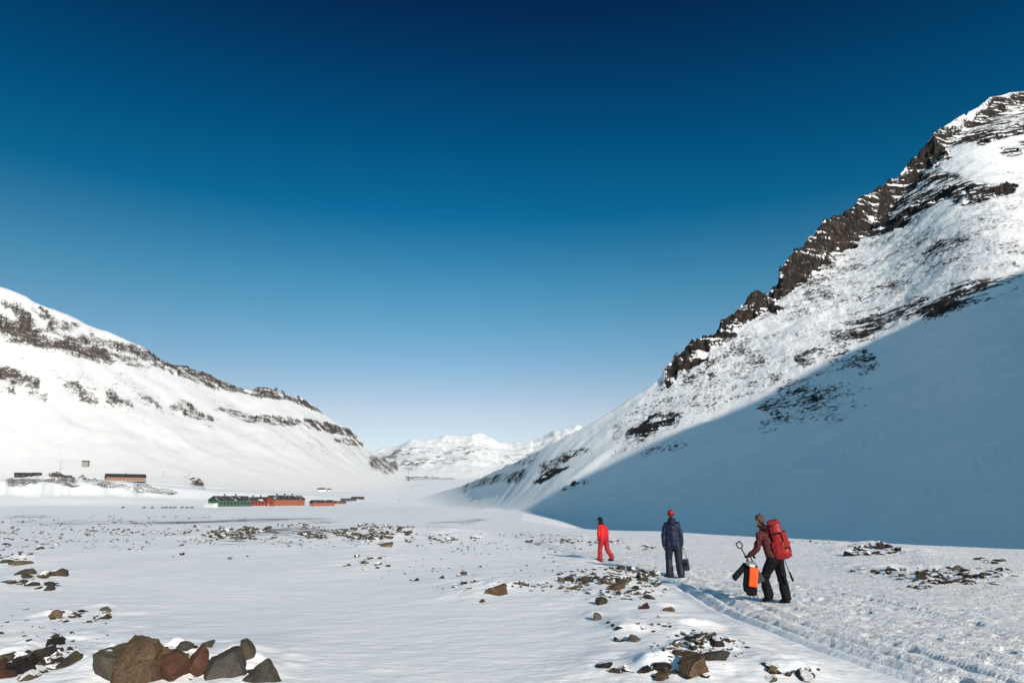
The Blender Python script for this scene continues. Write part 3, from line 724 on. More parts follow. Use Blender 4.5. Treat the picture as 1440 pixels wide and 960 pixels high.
    for q in range(20):
        t = q / 20 * 2 * math.pi; t2 = (q + 1) / 20 * 2 * math.pi
        def E(t): return hc + wdt * (.225 * k * math.cos(t)) + V3(-wdt.y, wdt.x, 0) * (.150 * k * math.sin(t)) - up * .13
        cone(bm, E(t), E(t2), .014, .014, 8)
    link('hem_band', fuse('hem_band', bm, .010, 1), spec.get('hemmat', spec['jacket']), jk)
    # gloves
    for s_ in 'LR':
        el, wr = J['el' + s_], J['wr' + s_]; d = (wr - el).normalized(); sd_ = J.get('knuck' + s_, V3(0, 1, 0)); sd_ = (sd_ - d * sd_.dot(d)).normalized(); fw = d.cross(sd_) * (1 if s_ == 'R' else -1)
        if fw.dot(c - wr) < 0: fw = -fw
        bm = bmesh.new(); cone(bm, wr - d * .07, wr, .055, .045, 12); hand_vols(bm, wr, d, sd_, fw, J.get('curl' + s_, .45), .006)
        link('glove', fuse('glove', bm, .007, 1), spec.get('glove', BLACK), root)
    # hat
    bm = bmesh.new(); ell(bm, H(0, -.012, .045), (.098, .115, .095), rot)
    if spec['hat'] == 'beanie':
        cone(bm, H(-.07, -.03, .02), H(.07, -.03, .02), .055, .055); ell(bm, H(0, -.06, -.01), (.088, .065, .09), rot)
        hat = link('hat', fuse('hat', bm, .010, 3, .006, 2, .02), spec['hatmat'], root)
        bm = bmesh.new(); ell(bm, H(0, -.02, .150), (.022, .022, .02), rot, 12); link('bobble', mesh_bm('bobble', bm, True), spec['hatmat'], hat)
    elif spec['hat'] == 'helmet':
        ell(bm, H(0, -.02, .03), (.108, .130, .115), rot)
        hat = link('helmet', fuse('helmet', bm, .010, 2), spec['hatmat'], root)
        bm = bmesh.new()
        for q in range(16):
            t = q / 16 * 2 * math.pi; t2 = (q + 1) / 16 * 2 * math.pi
            cone(bm, H(.112 * math.cos(t), -.02 + .134 * math.sin(t), .0), H(.112 * math.cos(t2), -.02 + .134 * math.sin(t2), .0), .013, .013, 8)
        link('goggle_strap', fuse('goggle_strap', bm, .008, 1), spec['strap'], hat)
        for q in (-.045, 0, .045):
            bm = bmesh.new(); ell(bm, H(q, -.03, .135), (.012, .045, .012), rot, 10); link('vent', mesh_bm('vent', bm, True), BLACK, hat)
    bm = bmesh.new(); ell(bm, H(0, -.045, -.015), (.086, .075, .085), rot); ell(bm, H(0, -.06, -.07), (.07, .055, .06), rot)
    link('hair', fuse('hair', bm, .011, 2, .006, 9, .02), HAIR, root)
    return root

RED = simple_mat('red_snow_suit', (.50, .008, .010), .62, .12, 5, bump=.006, bscale=25)
DRED = simple_mat('dark_red_trousers', (.30, .010, .016), .65, .15, 5, bump=.006, bscale=25)
NAVY = simple_mat('navy_jacket_cloth', (.004, .008, .032), .6, .25, 5, bump=.006, bscale=25)
NAVY2 = simple_mat('navy_trousers_cloth', (.004, .010, .022), .6, .25, 5, bump=.006, bscale=25)
MAROON = simple_mat('maroon_jacket_cloth', (.065, .009, .012), .7, .25, 5, bump=.006, bscale=25)
REDHAT = simple_mat("red_helmet_shell", (.32, .014, .010), .35, .1, 8)
ORANGE = simple_mat('orange_nylon', (.85, .085, .012), .55, .12, 9, bump=.004, bscale=30)
PACKRED = simple_mat('red_pack_nylon', (.22, .007, .009), .5, .15, 6, bump=.006, bscale=22)
BROWNHAT = simple_mat('brown_fur_hat', (.075, .045, .035), .9, .4, 30, bump=.008, bscale=80)
METAL = simple_mat('brushed_steel', (.5, .52, .55), .3, .1, 12, metal=1.0)
PLASTIC = simple_mat('black_plastic', (.02, .02, .022), .4, .2, 12)
GREY = simple_mat('grey_webbing', (.16, .16, .17), .7, .2, 20)
PALE = simple_mat('pale_label', (.6, .6, .58), .6, .1, 10)

def place(u, v):
    x, y, z = hit(u, v, 8, 400); return x, y, z
# --- first walker, all in red
x, y, z = place(849, 788.5); rz = -math.atan2(x, y); k1 = 1.0
hgt = 57.5 / F * math.hypot(x, y) * .985
def jscale(J, s):
    for k in J:
        if isinstance(J[k], Vector) and not k.startswith('face') and not k.startswith('knuck'): J[k] = J[k] * s
    return J
J = dict(head=V3(-.115, .02, 1.655), face=V3(-.72, .66, -.05).normalized(), neck=V3(-.08, 0, 1.50), chest=V3(-.03, 0, 1.32), pelvis=V3(.03, 0, .96), hem=V3(.03, 0, .93),
         shL=V3(-.13, -.08, 1.38), elL=V3(-.18, -.10, 1.10), wrL=V3(-.17, -.04, .86), shR=V3(.09, .06, 1.38), elR=V3(.17, .06, 1.10), wrR=V3(.13, .12, .88),
         hipL=V3(-.06, -.07, .90), knL=V3(-.15, -.03, .50), anL=V3(-.15, -.02, .10), toeL=V3(-.33, .06, .05),
         hipR=V3(.10, .06, .90), knR=V3(.16, .06, .50), anR=V3(.36, .04, .12), toeR=V3(.47, .00, .045))
J['toeR'] = V3(.20, .12, .045); J['anR'] = V3(.345, .03, .15)
p1 = person((x, y, z - .02), rz, jscale(J, hgt / 1.78), dict(jacket=RED, trousers=DRED, hat='beanie', hatmat=BLACK, bulk=.98, hood=False, hoodmat=BLACK, leg=.012))
tag(p1, 'person all in red with a black hat, farthest of the three walkers', 'person', 'people walking across the snow')
# --- second walker, navy
x, y, z = place(949, 812.5); rz = -math.atan2(x, y); hgt = 89.5 / F * math.hypot(x, y) * .985
J = dict(head=V3(-.03, .05, 1.63), face=V3(-.25, .95, -.18).normalized(), neck=V3(-.02, .02, 1.48), chest=V3(-.02, 0, 1.30), pelvis=V3(0, 0, .95), hem=V3(0, 0, .85),
         shL=V3(-.165, 0, 1.37), elL=V3(-.245, -.02, 1.10), wrL=V3(-.245, .0, .85), shR=V3(.13, 0, 1.37), elR=V3(.215, -.02, 1.10), wrR=V3(.215, -.0, .85), curlR=1.1,
         hipL=V3(-.10, 0, .88), knL=V3(-.13, .05, .48), anL=V3(-.12, -.04, .11), toeL=V3(-.24, .12, .045),
         hipR=V3(.10, 0, .88), knR=V3(.12, -.02, .47), anR=V3(.17, -.12, .11), toeR=V3(.20, .06, .045))
sc2 = hgt / 1.77
p2 = person((x, y, z - .02), rz, jscale(J, sc2), dict(jacket=NAVY, trousers=NAVY2, hat='helmet', hatmat=REDHAT, strap=BLACK, bulk=1.04, flare=1.35, leg=.034, hoodmat=NAVY))
tag(p2, 'person in navy with a red helmet carrying a dark bag, middle of three walkers', 'person', 'people walking across the snow')
P2 = p2
def in_frame(root, v): return root.matrix_basis @ v
# dark bag in the right hand, held off to the side
hb = J['wrR'] + V3(.03, 0, -.10)
root = empty('hand_bag', in_frame(p2, V3(hb.x + .04, hb.y, .26)), rz)
bm = bmesh.new(); box(bm, 0, 0, .17, .28, .15, .36, Matrix.Rotation(math.radians(-6), 3, 'Y'), .045)
link('bag_body', fuse('bag_body', bm, .009, 2, .008, 4), simple_mat('bag_cloth', (.012, .016, .030), .6, .3, 9, bump=.004), root)
bm = bmesh.new(); top = V3(-.03, 0, hb.z - .26)
for s_ in (-.08, .08): cone(bm, V3(s_, 0, .32), top + V3(s_ * .2, 0, 0), .008, .008, 8)
cone(bm, top + V3(-.02, 0, 0), top + V3(.02, 0, 0), .012, .012, 8)
link('handle', mesh_bm('handle', bm, True), BLACK, root)
bm = bmesh.new(); box(bm, 0.0, -.082, .20, .16, .012, .14, Matrix.Rotation(math.radians(-6), 3, 'Y'), .004); link('pocket', mesh_bm('pocket', bm), BLACK, root)
tag(root, 'small dark blue bag hanging from the right hand of the walker in navy', 'bag')
# --- third walker, maroon with a red pack
x, y, z = place(1097, 848); rz = -math.atan2(x, y); hgt = 109 / F * math.hypot(x, y) * .985; sc3 = hgt / 1.72
J = dict(head=V3(-.27, .03, 1.625), face=V3(-.86, .50, -.15).normalized(), neck=V3(-.22, .01, 1.47), chest=V3(-.17, 0, 1.27), pelvis=V3(-.03, 0, .88), hem=V3(-.07, 0, .91),
         shL=V3(-.28, -.17, 1.35), elL=V3(-.33, -.24, 1.08), wrL=V3(-.50, -.22, .94), shR=V3(-.20, .19, 1.36), elR=V3(-.36, .24, 1.12), wrR=V3(-.42, .16, .96), curlL=1.2, curlR=.9,
         hipL=V3(-.08, -.09, .84), knL=V3(-.26, -.05, .50), anL=V3(-.24, -.02, .15), toeL=V3(-.37, .04, .06),
         hipR=V3(.02, .09, .84), knR=V3(.08, .03, .46), anR=V3(.13, .0, .11), toeR=V3(.02, .05, .045))
J['anL'] = V3(-.20, .10, .13); J['toeL'] = V3(-.30, .20, .05); J['knuckL'] = V3(0, 1, 0)
p3 = person((x, y, z - .02), rz, jscale(J, sc3), dict(jacket=MAROON, trousers=BLACK, hat='beanie', hatmat=BROWNHAT, bulk=1.02, leg=.028, hoodmat=MAROON))
tag(p3, 'person in maroon jacket and black trousers leaning under a red backpack, nearest walker', 'person', 'people walking across the snow')
# big red backpack on the back
root = empty('backpack', in_frame(p3, V3(.085, -.02, .86) * sc3), rz)
til = Matrix.Rotation(math.radians(-14), 3, 'Y')
bm = bmesh.new(); box(bm, -.01, 0, .36, .26, .34, .64, til, .10); box(bm, .02, 0, .20, .36, .38, .40, til, .12); box(bm, -.06, 0, .64, .24, .30, .20, til, .09)
link('pack_body', fuse('pack_body', bm, .012, 4, .022, 8, .12), PACKRED, root)
bm = bmesh.new(); box(bm, -.10, 0, .715, .24, .30, .11, til, .05); link('lid', fuse('lid', bm, .012, 3, .012, 4), simple_mat('pack_lid_cloth', (.20, .008, .010), .6, .2, 8), root)
for yy in (-.12, .12):
    bm = bmesh.new(); cone(bm, V3(-.12, yy, .66), V3(-.33, yy * 1.1, .50), .022, .022, 8); cone(bm, V3(-.33, yy * 1.1, .50), V3(-.30, yy * 1.2, .26), .022, .018, 8); cone(bm, V3(-.30, yy * 1.2, .26), V3(-.10, yy, .12), .018, .014, 8)
    link('shoulder_strap', mesh_bm('shoulder_strap', bm, True), BLACK, root)
for zz in (.22, .52):
    bm = bmesh.new(); c_ = til @ V3(0.005, 0, zz - .36) + V3(.03, 0, .36); box(bm, c_.x, -.185, c_.z, .27, .008, .028, til)
    link('compression_strap', mesh_bm('compression_strap', bm), BLACK, root)
    bm = bmesh.new(); box(bm, c_.x, .185, c_.z, .27, .008, .028, til); link('compression_strap', mesh_bm('compression_strap', bm), BLACK, root)
bm = bmesh.new(); box(bm, .12, -.186, .40, .09, .010, .30, til, .004); link('side_pocket', mesh_bm('side_pocket', bm), simple_mat('pack_side_cloth', (.28, .012, .012), .6, .2, 8), root)
root.scale = (sc3,) * 3
tag(root, 'big red backpack worn by the walker in maroon', 'backpack')
# ice axe stuck through the pack
root = empty('ice_axe', in_frame(p3, V3(.10, -.09, .48) * sc3), rz)
bm = bmesh.new(); cone(bm, V3(.17, -.12, .10), V3(-.17, 0, 1.26), .013, .013, 10); link('shaft', mesh_bm('shaft', bm, True), simple_mat('blue_shaft', (.03, .10, .22), .4, .1, 5), root)
bm = bmesh.new(); box(bm, -.18, 0, 1.27, .16, .014, .03, Matrix.Rotation(.15, 3, 'Y'), .003); box(bm, -.27, 0, 1.265, .06, .05, .012, Matrix.Rotation(.3, 3, 'Y'), .003); link('axe_head', mesh_bm('axe_head', bm), METAL, root)
bm = bmesh.new(); cone(bm, V3(.205, -.135, .0), V3(.15, -.115, .18), .026, .022, 10); link('grip', mesh_bm('grip', bm, True), BLACK, root)
tag(root, 'ice axe strapped to the red backpack, its blue shaft sticking up', 'ice axe')
# second pack hanging from the left hand
hl = (J['wrL'] + V3(-.09, 0, -.05)) 
root = empty('hand_carried_pack', in_frame(p3, V3(-.50, -.24, .16) * sc3), rz)
rt2 = Matrix.Rotation(math.radians(7), 3, 'Y')
bm = bmesh.new(); box(bm, -.02, .03, .34, .26, .22, .56, rt2, .07); box(bm, -.01, .02, .12, .20, .2, .24, rt2, .06); link('pack_body', fuse('pack_body', bm, .011, 3, .02, 14, .09), BLACK, root)
bm = bmesh.new(); box(bm, .045, -.085, .37, .17, .09, .38, rt2, .035); link('front_panel', fuse('front_panel', bm, .010, 3, .010, 15, .09), ORANGE, root)
bm = bmesh.new(); box(bm, .02, -.05, .62, .20, .18, .09, rt2, .035); link('lid', fuse('lid', bm, .010, 3, .01, 15), GREY, root)
bm = bmesh.new(); box(bm, .035, -.135, .59, .10, .03, .05, rt2, .008); link('patch', mesh_bm('patch', bm), PALE, root)
bm = bmesh.new(); cone(bm, V3(-.06, 0, .66), V3(-.05, 0, .77), .012, .012, 8); cone(bm, V3(.05, 0, .66), V3(.0, 0, .77), .012, .012, 8); cone(bm, V3(-.05, 0, .77), V3(0, 0, .77), .014, .014, 8); link('grab_loop', mesh_bm('grab_loop', bm, True), BLACK, root)
bm = bmesh.new(); box(bm, -.20, -.03, .47, .38, .05, .12, Matrix.Rotation(math.radians(-48), 3, 'Y'), .02); box(bm, -.30, -.04, .35, .12, .06, .09, Matrix.Rotation(math.radians(-52), 3, 'Y'), .02); link('hip_belt', fuse('hip_belt', bm, .010, 2, .012, 6), BLACK, root)
for q in (-.08, .0, .07):
    bm = bmesh.new(); cone(bm, V3(q, -.06, .10), V3(q + .03, -.06, .0 - .03), .010, .007, 8); link('loose_strap', mesh_bm('loose_strap', bm, True), BLACK, root)
root.scale = (sc3,) * 3
tag(root, 'black pack with a bright orange front panel hanging from the maroon walker\'s left hand', 'backpack')
# snow shovel strapped on it
root = empty('snow_shovel', in_frame(p3, V3(-.50, -.20, .70) * sc3), rz)
bm = bmesh.new(); cone(bm, V3(.02, 0, .02), V3(-.15, 0, .36), .015, .014, 10); link('shaft', mesh_bm('shaft', bm, True), PLASTIC, root)
bm = bmesh.new(); g0 = V3(-.15, 0, .36); dr = V3(-.17, 0, .34).normalized(); sd2 = V3(dr.z, 0, -dr.x)
pts = [g0, g0 + dr * .05 - sd2 * .055, g0 + dr * .13 - sd2 * .045, g0 + dr * .14 + sd2 * .045, g0 + dr * .05 + sd2 * .055]
for a, b in zip(pts, pts[1:] + pts[:1]): cone(bm, a, b, .014, .014, 8)
link('handle', fuse('handle', bm, .006, 1), PLASTIC, root)
bm = bmesh.new(); box(bm, .10, .06, -.16, .20, .03, .30, Matrix.Rotation(math.radians(-27), 3, 'Y'), .012); link('blade', mesh_bm('blade', bm), simple_mat('shovel_blade', (.05, .05, .055), .4, .2, 8), root)
root.scale = (sc3,) * 3
tag(root, 'black snow shovel behind the orange fronted pack, D-shaped handle pointing up left', 'shovel')

# ------------------------------------------------------------------ rocks
def rock_mat(name, cols, snow=.0, sc=3.0):
    m, nt, p = mat(name)
    tc = N(nt, 'ShaderNodeTexCoord'); oi = N(nt, 'ShaderNodeObjectInfo'); g = N(nt, 'ShaderNodeNewGeometry')
    va = N(nt, 'ShaderNodeVectorMath', operation='ADD'); nt.links.new(g.outputs['Position'], va.inputs[0]); nt.links.new(oi.outputs['Random'], va.inputs[1])
    vec = va.outputs[0]
    n1 = noise(nt, vec, sc, 8, .65); n2 = noise(nt, vec, sc * 5, 6, .7); n3 = noise(nt, vec, sc * 22, 4, .7)
    f = math_(nt, 'ADD', math_(nt, 'MULTIPLY', n1, .7), math_(nt, 'MULTIPLY', math_(nt, 'SUBTRACT', oi.outputs['Random'], .5), .35))
    f = math_(nt, 'ADD', f, math_(nt, 'MULTIPLY', n2, .3))
    c = ramp(nt, f, [(.30, cols[0]), (.48, cols[1]), (.62, cols[2]), (.8, cols[3])])
    dk = mapr(nt, n3, .32, .66, .60, 1.15)
    c2 = N(nt, 'ShaderNodeMix', data_type='RGBA', blend_type='MULTIPLY'); c2.inputs[0].default_value = 1; nt.links.new(c, c2.inputs[6]); nt.links.new(dk, c2.inputs[7])
    # crusted snow lying on flat tops
    sz = N(nt, 'ShaderNodeSeparateXYZ'); nt.links.new(g.outputs['Normal'], sz.inputs[0])
    k = math_(nt, 'ADD', sz.outputs[2], math_(nt, 'MULTIPLY', math_(nt, 'SUBTRACT', n1, .5), 1.6))
    k = math_(nt, 'ADD', k, math_(nt, 'MULTIPLY', math_(nt, 'SUBTRACT', oi.outputs['Random'], .5), .5))
    sf = mapr(nt, k, 1.12 - snow, 1.20 - snow)
    nt.links.new(mixc(nt, sf, c2.outputs[2], SNOW), p.inputs['Base Color']); p.inputs['Roughness'].default_value = .8; p.inputs['Specular IOR Level'].default_value = .25
    b = N(nt, 'ShaderNodeBump'); b.inputs['Distance'].default_value = .05; b.inputs['Strength'].default_value = 1
    hh = math_(nt, 'ADD', n2, math_(nt, 'MULTIPLY', n3, .35)); nt.links.new(hh, b.inputs['Height']); nt.links.new(b.outputs[0], p.inputs['Normal'])
    return m
R_MIX = rock_mat('weathered_sandstone', [(.022, .020, .018), (.060, .050, .036), (.105, .088, .062), (.16, .13, .095)], .34)
R_DARK = rock_mat('dark_shale', [(.012, .011, .012), (.028, .024, .022), (.05, .042, .036), (.08, .068, .055)], .32)
R_BROWN = rock_mat('brown_boulder_stone', [(.038, .027, .018), (.10, .064, .038), (.17, .115, .07), (.26, .19, .125)], -.3, 1.6)
R_RUST = rock_mat('rusty_stone', [(.035, .018, .013), (.080, .034, .022), (.115, .055, .036), (.16, .10, .07)], -.3, 2.5)
R_GREY = rock_mat('grey_stone', [(.035, .032, .029), (.075, .069, .060), (.115, .105, .090), (.17, .155, .13)], -.3, 2.5)
R_OLIVE = rock_mat('olive_stone', [(.024, .021, .016), (.058, .050, .035), (.092, .080, .058), (.13, .115, .085)], -.25, 2.5)
def rock_mesh(seed, sub=3, flat=.62, planes=13, nz=.10, blocky=0):
    rnd = random.Random(seed); bm = bmesh.new(); bmesh.ops.create_icosphere(bm, subdivisions=sub, radius=1)
    co = np.array([v.co[:] for v in bm.verts])
    if blocky: co = np.sign(co) * np.abs(co) ** blocky; co = co / (np.abs(co) ** 2.6).sum(1, keepdims=True) ** (1 / 2.6)
    for _ in range(planes):
        n = np.array([rnd.gauss(0, 1), rnd.gauss(0, 1), rnd.gauss(0, .8)]); n /= np.linalg.norm(n); d = rnd.uniform(.36, .72) if not blocky else rnd.uniform(.62, .92)
        q = np.maximum(co @ n - d, 0); co = co - q[:, None] * n * .95
    ln = np.linalg.norm(co, axis=1, keepdims=True); un = co / ln
    def f3(P, f, o_, sd_): return (fbm(P[:, 0] * f + sd_, P[:, 1] * f, o_, sd_) + fbm(P[:, 1] * f - sd_, P[:, 2] * f, o_, sd_ + 7) + fbm(P[:, 2] * f, P[:, 0] * f + 3, o_, sd_ + 13)) * .7
    s1 = f3(un, 1.6, 3, seed); s2 = f3(co, 6, 4, seed + 5)
    crk = np.clip(.035 - np.abs(f3(co, 1.7, 2, seed + 31)), 0, 1)
    co = co + un * (s1 * nz * 1.0 + s2 * nz * .30 - crk * 1.6 * (sub > 4))[:, None]
    co[:, 2] *= flat; co[:, 0] *= rnd.uniform(.95, 1.25); co[:, 1] *= rnd.uniform(.75, 1.0)
    ext = np.abs(co).max(0); co = co / max(ext[0], ext[1])
    for v, c in zip(bm.verts, co): v.co = c
    me = mesh_bm('rock', bm, False)
    for e in me.edges: pass
    me.polygons.foreach_set('use_smooth', [True] * len(me.polygons))
    me.set_sharp_from_angle(angle=math.radians(34 if sub > 3 else 30))
    return me
BASE = [rock_mesh(k, 4, f, pl) for k, (f, pl) in enumerate(((.62, 13), (.5, 16), (.75, 12), (.42, 14), (.55, 18), (.68, 11), (.38, 16), (.58, 12)))]
for b_ in BASE: b_.materials.append(R_MIX)
rng = random.Random(7)
def put_rock(me, u, v, wpx, matl=None, hk=1.0, sink=.25, rz=None, tilt=.25, ref=None):
    X_, Y_, Z_ = ref if ref else hit(u, v); r = math.hypot(X_, Y_); s = wpx / F * r / 2
    o = bpy.data.objects.new('rock', me); COL.objects.link(o)
    o.rotation_euler = (rng.uniform(-tilt, tilt), rng.uniform(-tilt, tilt), rng.uniform(0, 6.28) if rz is None else rz)
    o.scale = (s, s, s * hk)
    hz = max(abs(c[2]) for c in me.vertices[0:1][0:1] and [(0, 0, .55)])
    o.location = (X_, Y_, Z_ + s * hk * .5 - s * hk * sink * 1.2)
    if matl is not None:
        o.material_slots[0].link = 'OBJECT'; o.material_slots[0].material = matl
    return o
BIG = rock_mesh(104, 6, .80, 26, .15, .85); BIG.materials.append(R_BROWN)
UNIQ = [ # u, v(base), width px, mesh, material, height factor, label
 (197, 975, 70, BIG, R_BROWN, 1.36, 'large craggy brown boulder at the bottom edge, biggest of all the rocks'),
 (160, 945, 56, BASE[5], R_OLIVE, 1.5, 'dark olive rock leaning behind the left side of the large brown boulder'),
 (243, 972, 44, BASE[2], R_RUST, 1.05, 'rust red rock touching the right side of the large brown boulder'),
 (250, 938, 26, BASE[4], R_RUST, 1.0, 'small pinkish brown rock lying on top of the rust red one'),
 (277, 965, 40, BASE[0], R_RUST, 1.5, 'upright rust red slab beside the big grey rock in the bottom pile'),
 (320, 966, 56, BASE[5], R_GREY, 1.45, 'big rounded grey rock in the middle of the bottom pile'),
 (368, 968, 44, BASE[0], R_GREY, 1.15, 'dark grey rock at the right end of the bottom pile'),
 (344, 924, 26, BASE[2], R_OLIVE, 1.5, 'upright tan slab standing behind the bottom pile'),
 (329, 916, 18, BASE[6], R_DARK, 1.6, 'thin dark stone leaning left of the upright tan slab'),
 (257, 912, 26, BASE[1], R_GREY, 1.2, 'small grey brown rock just behind the large brown boulder'),
 (241, 916, 17, BASE[3], R_DARK, 1.2, 'small dark rock tucked between the large boulder and the grey brown one'),
 (290, 908, 20, BASE[3], R_OLIVE, .9, 'flat olive stone alone behind the bottom pile'),
 (330, 935, 22, BASE[1], R_GREY, .9, 'curved grey stone half buried behind the big rounded grey rock'),
 (4, 950, 34, BASE[4], R_RUST, 1.1, 'dark maroon rock cut by the left edge of the picture'),
 (36, 938, 46, BASE[1], R_OLIVE, 1.0, 'long olive rock near the lower left edge'),
 (60, 925, 30, BASE[5], R_OLIVE, 1.2, 'dark olive rock behind the long olive one at lower left'),
 (22, 965, 54, BASE[6], R_DARK, 1.1, 'flat dark slab in the lower left corner'),
 (78, 915, 22, BASE[3], R_DARK, 1.0, 'small flat dark rock at the back of the lower left rocks'),
 (70, 829, 14, BASE[0], R_DARK, 2.0, 'upright black boulder alone at the right end of the left edge rubble'),
 (28, 793, 26, BASE[3], R_BROWN, .8, 'tan rounded stone in the snow near the left edge'),
 (10, 789, 18, BASE[6], R_GREY, .8, 'flat grey tan stone touching the left edge'),
 (145, 858, 22, BASE[1], R_GREY, 1.1, 'grey stone with a snow cap at the back of the left middle cluster'),
 (77, 868, 17, BASE[2], R_BROWN, 1.1, 'dark brown stone at the left end of the left middle cluster'),
 (80, 897, 20, BASE[4], R_DARK, 1.0, 'dark stone between the lower left rocks and the left middle cluster'),
 (699, 834, 36, BASE[5], R_BROWN, 1.35, 'broad brown boulder with a sunlit right side, alone in the middle foreground'),
 (678, 846, 13, BASE[0], R_BROWN, 1.0, 'small brown stone in front of the sunlit middle boulder'),
 (839, 871, 14, BASE[2], R_GREY, 1.5, 'small pointed grey stone standing alone on smooth snow'),
 (856, 875, 10, BASE[3], R_DARK, 1.0, 'tiny dark stone right beside the pointed grey stone'),
 (890, 900, 25, BASE[5], R_GREY, 1.0, 'grey tan stone lying right of a dark flat one'),
 (871, 901, 18, BASE[3], R_DARK, .8, 'dark flat stone touching the left of the grey tan one'),
 (864, 828, 25, BASE[4], R_BROWN, 1.4, 'dark brown peaked rock in the centre of the rubble below the red walker'),
 (908, 841, 26, BASE[1], R_OLIVE, 1.1, 'flat olive brown slab below the walker in navy'),
 (907, 855, 20, BASE[0], R_RUST, 1.1, 'rusty stone below the flat olive brown slab'),
 (940, 859, 17, BASE[5], R_BROWN, 1.2, 'brown stone at the lower right end of the rubble below the walkers'),
 (846, 849, 18, BASE[2], R_OLIVE, 1.2, 'pointed olive stone at the lower edge of the rubble below the walkers'),
 (900, 813, 14, BASE[2], R_DARK, 1.3, 'black stone beside the rut at the top right of the rubble'),
 (978, 962, 46, BASE[5], R_BROWN, 1.35, 'large brown rock at the bottom edge right of centre'),
 (930, 955, 32, BASE[1], R_BROWN, .9, 'long brown rock at the bottom edge left of a larger one'),
 (932, 939, 32, BASE[3], R_DARK, .9, 'dark peaked slab above the long brown rock'),
 (996, 893, 28, BASE[6], R_DARK, 1.1, 'dark slab at the top of the rubble right of the bottom centre'),
 (1004, 925, 40, BASE[3], R_GREY, .7, 'long flat grey slab at the foot of the rubble right of the bottom centre'),
 (848, 937, 24, BASE[3], R_DARK, .8, 'small flat black rock alone on smooth snow at the bottom'),
 (1086, 945, 14, BASE[5], R_BROWN, 1.4, 'small brown stone with dark slabs around it near the bottom right'),
 (545, 768, 20, BASE[5], R_BROWN, 1.2, 'reddish brown boulder at the right end of the long rubble bank'),
 (575, 762, 8, BASE[3], R_DARK, 1.0, 'small dark stone just right of the reddish brown boulder'),
 (1236, 771, 15, BASE[2], R_DARK, 1.4, 'tallest black boulder of the pile on the skyline right of the walkers'),
 (1192, 781, 18, BASE[5], R_DARK, 1.3, 'black boulder at the left end of the pile on the skyline'),
 (586, 816, 10, BASE[0], R_DARK, 1.1, 'small black stone at the left end of the middle stones'),
 (652, 808, 11, BASE[2], R_GREY, 1.0, 'small grey stone behind the middle stones, left of the sunlit boulder'),
]
for (u, v, w, me, mt, hk, lab) in UNIQ:
    x_, y_, z_ = ray(u, v); ref = None
    if v > 955 or v < 10:
        X_, Y_ = to_w(u, v); ref = (X_, Y_, ground_z(X_, Y_))
    o = put_rock(me, u, v, w, mt, hk, ref=ref, tilt=.12, sink=.30 if v > 900 else .48); o.data = me
    tag(o, lab, 'rock')
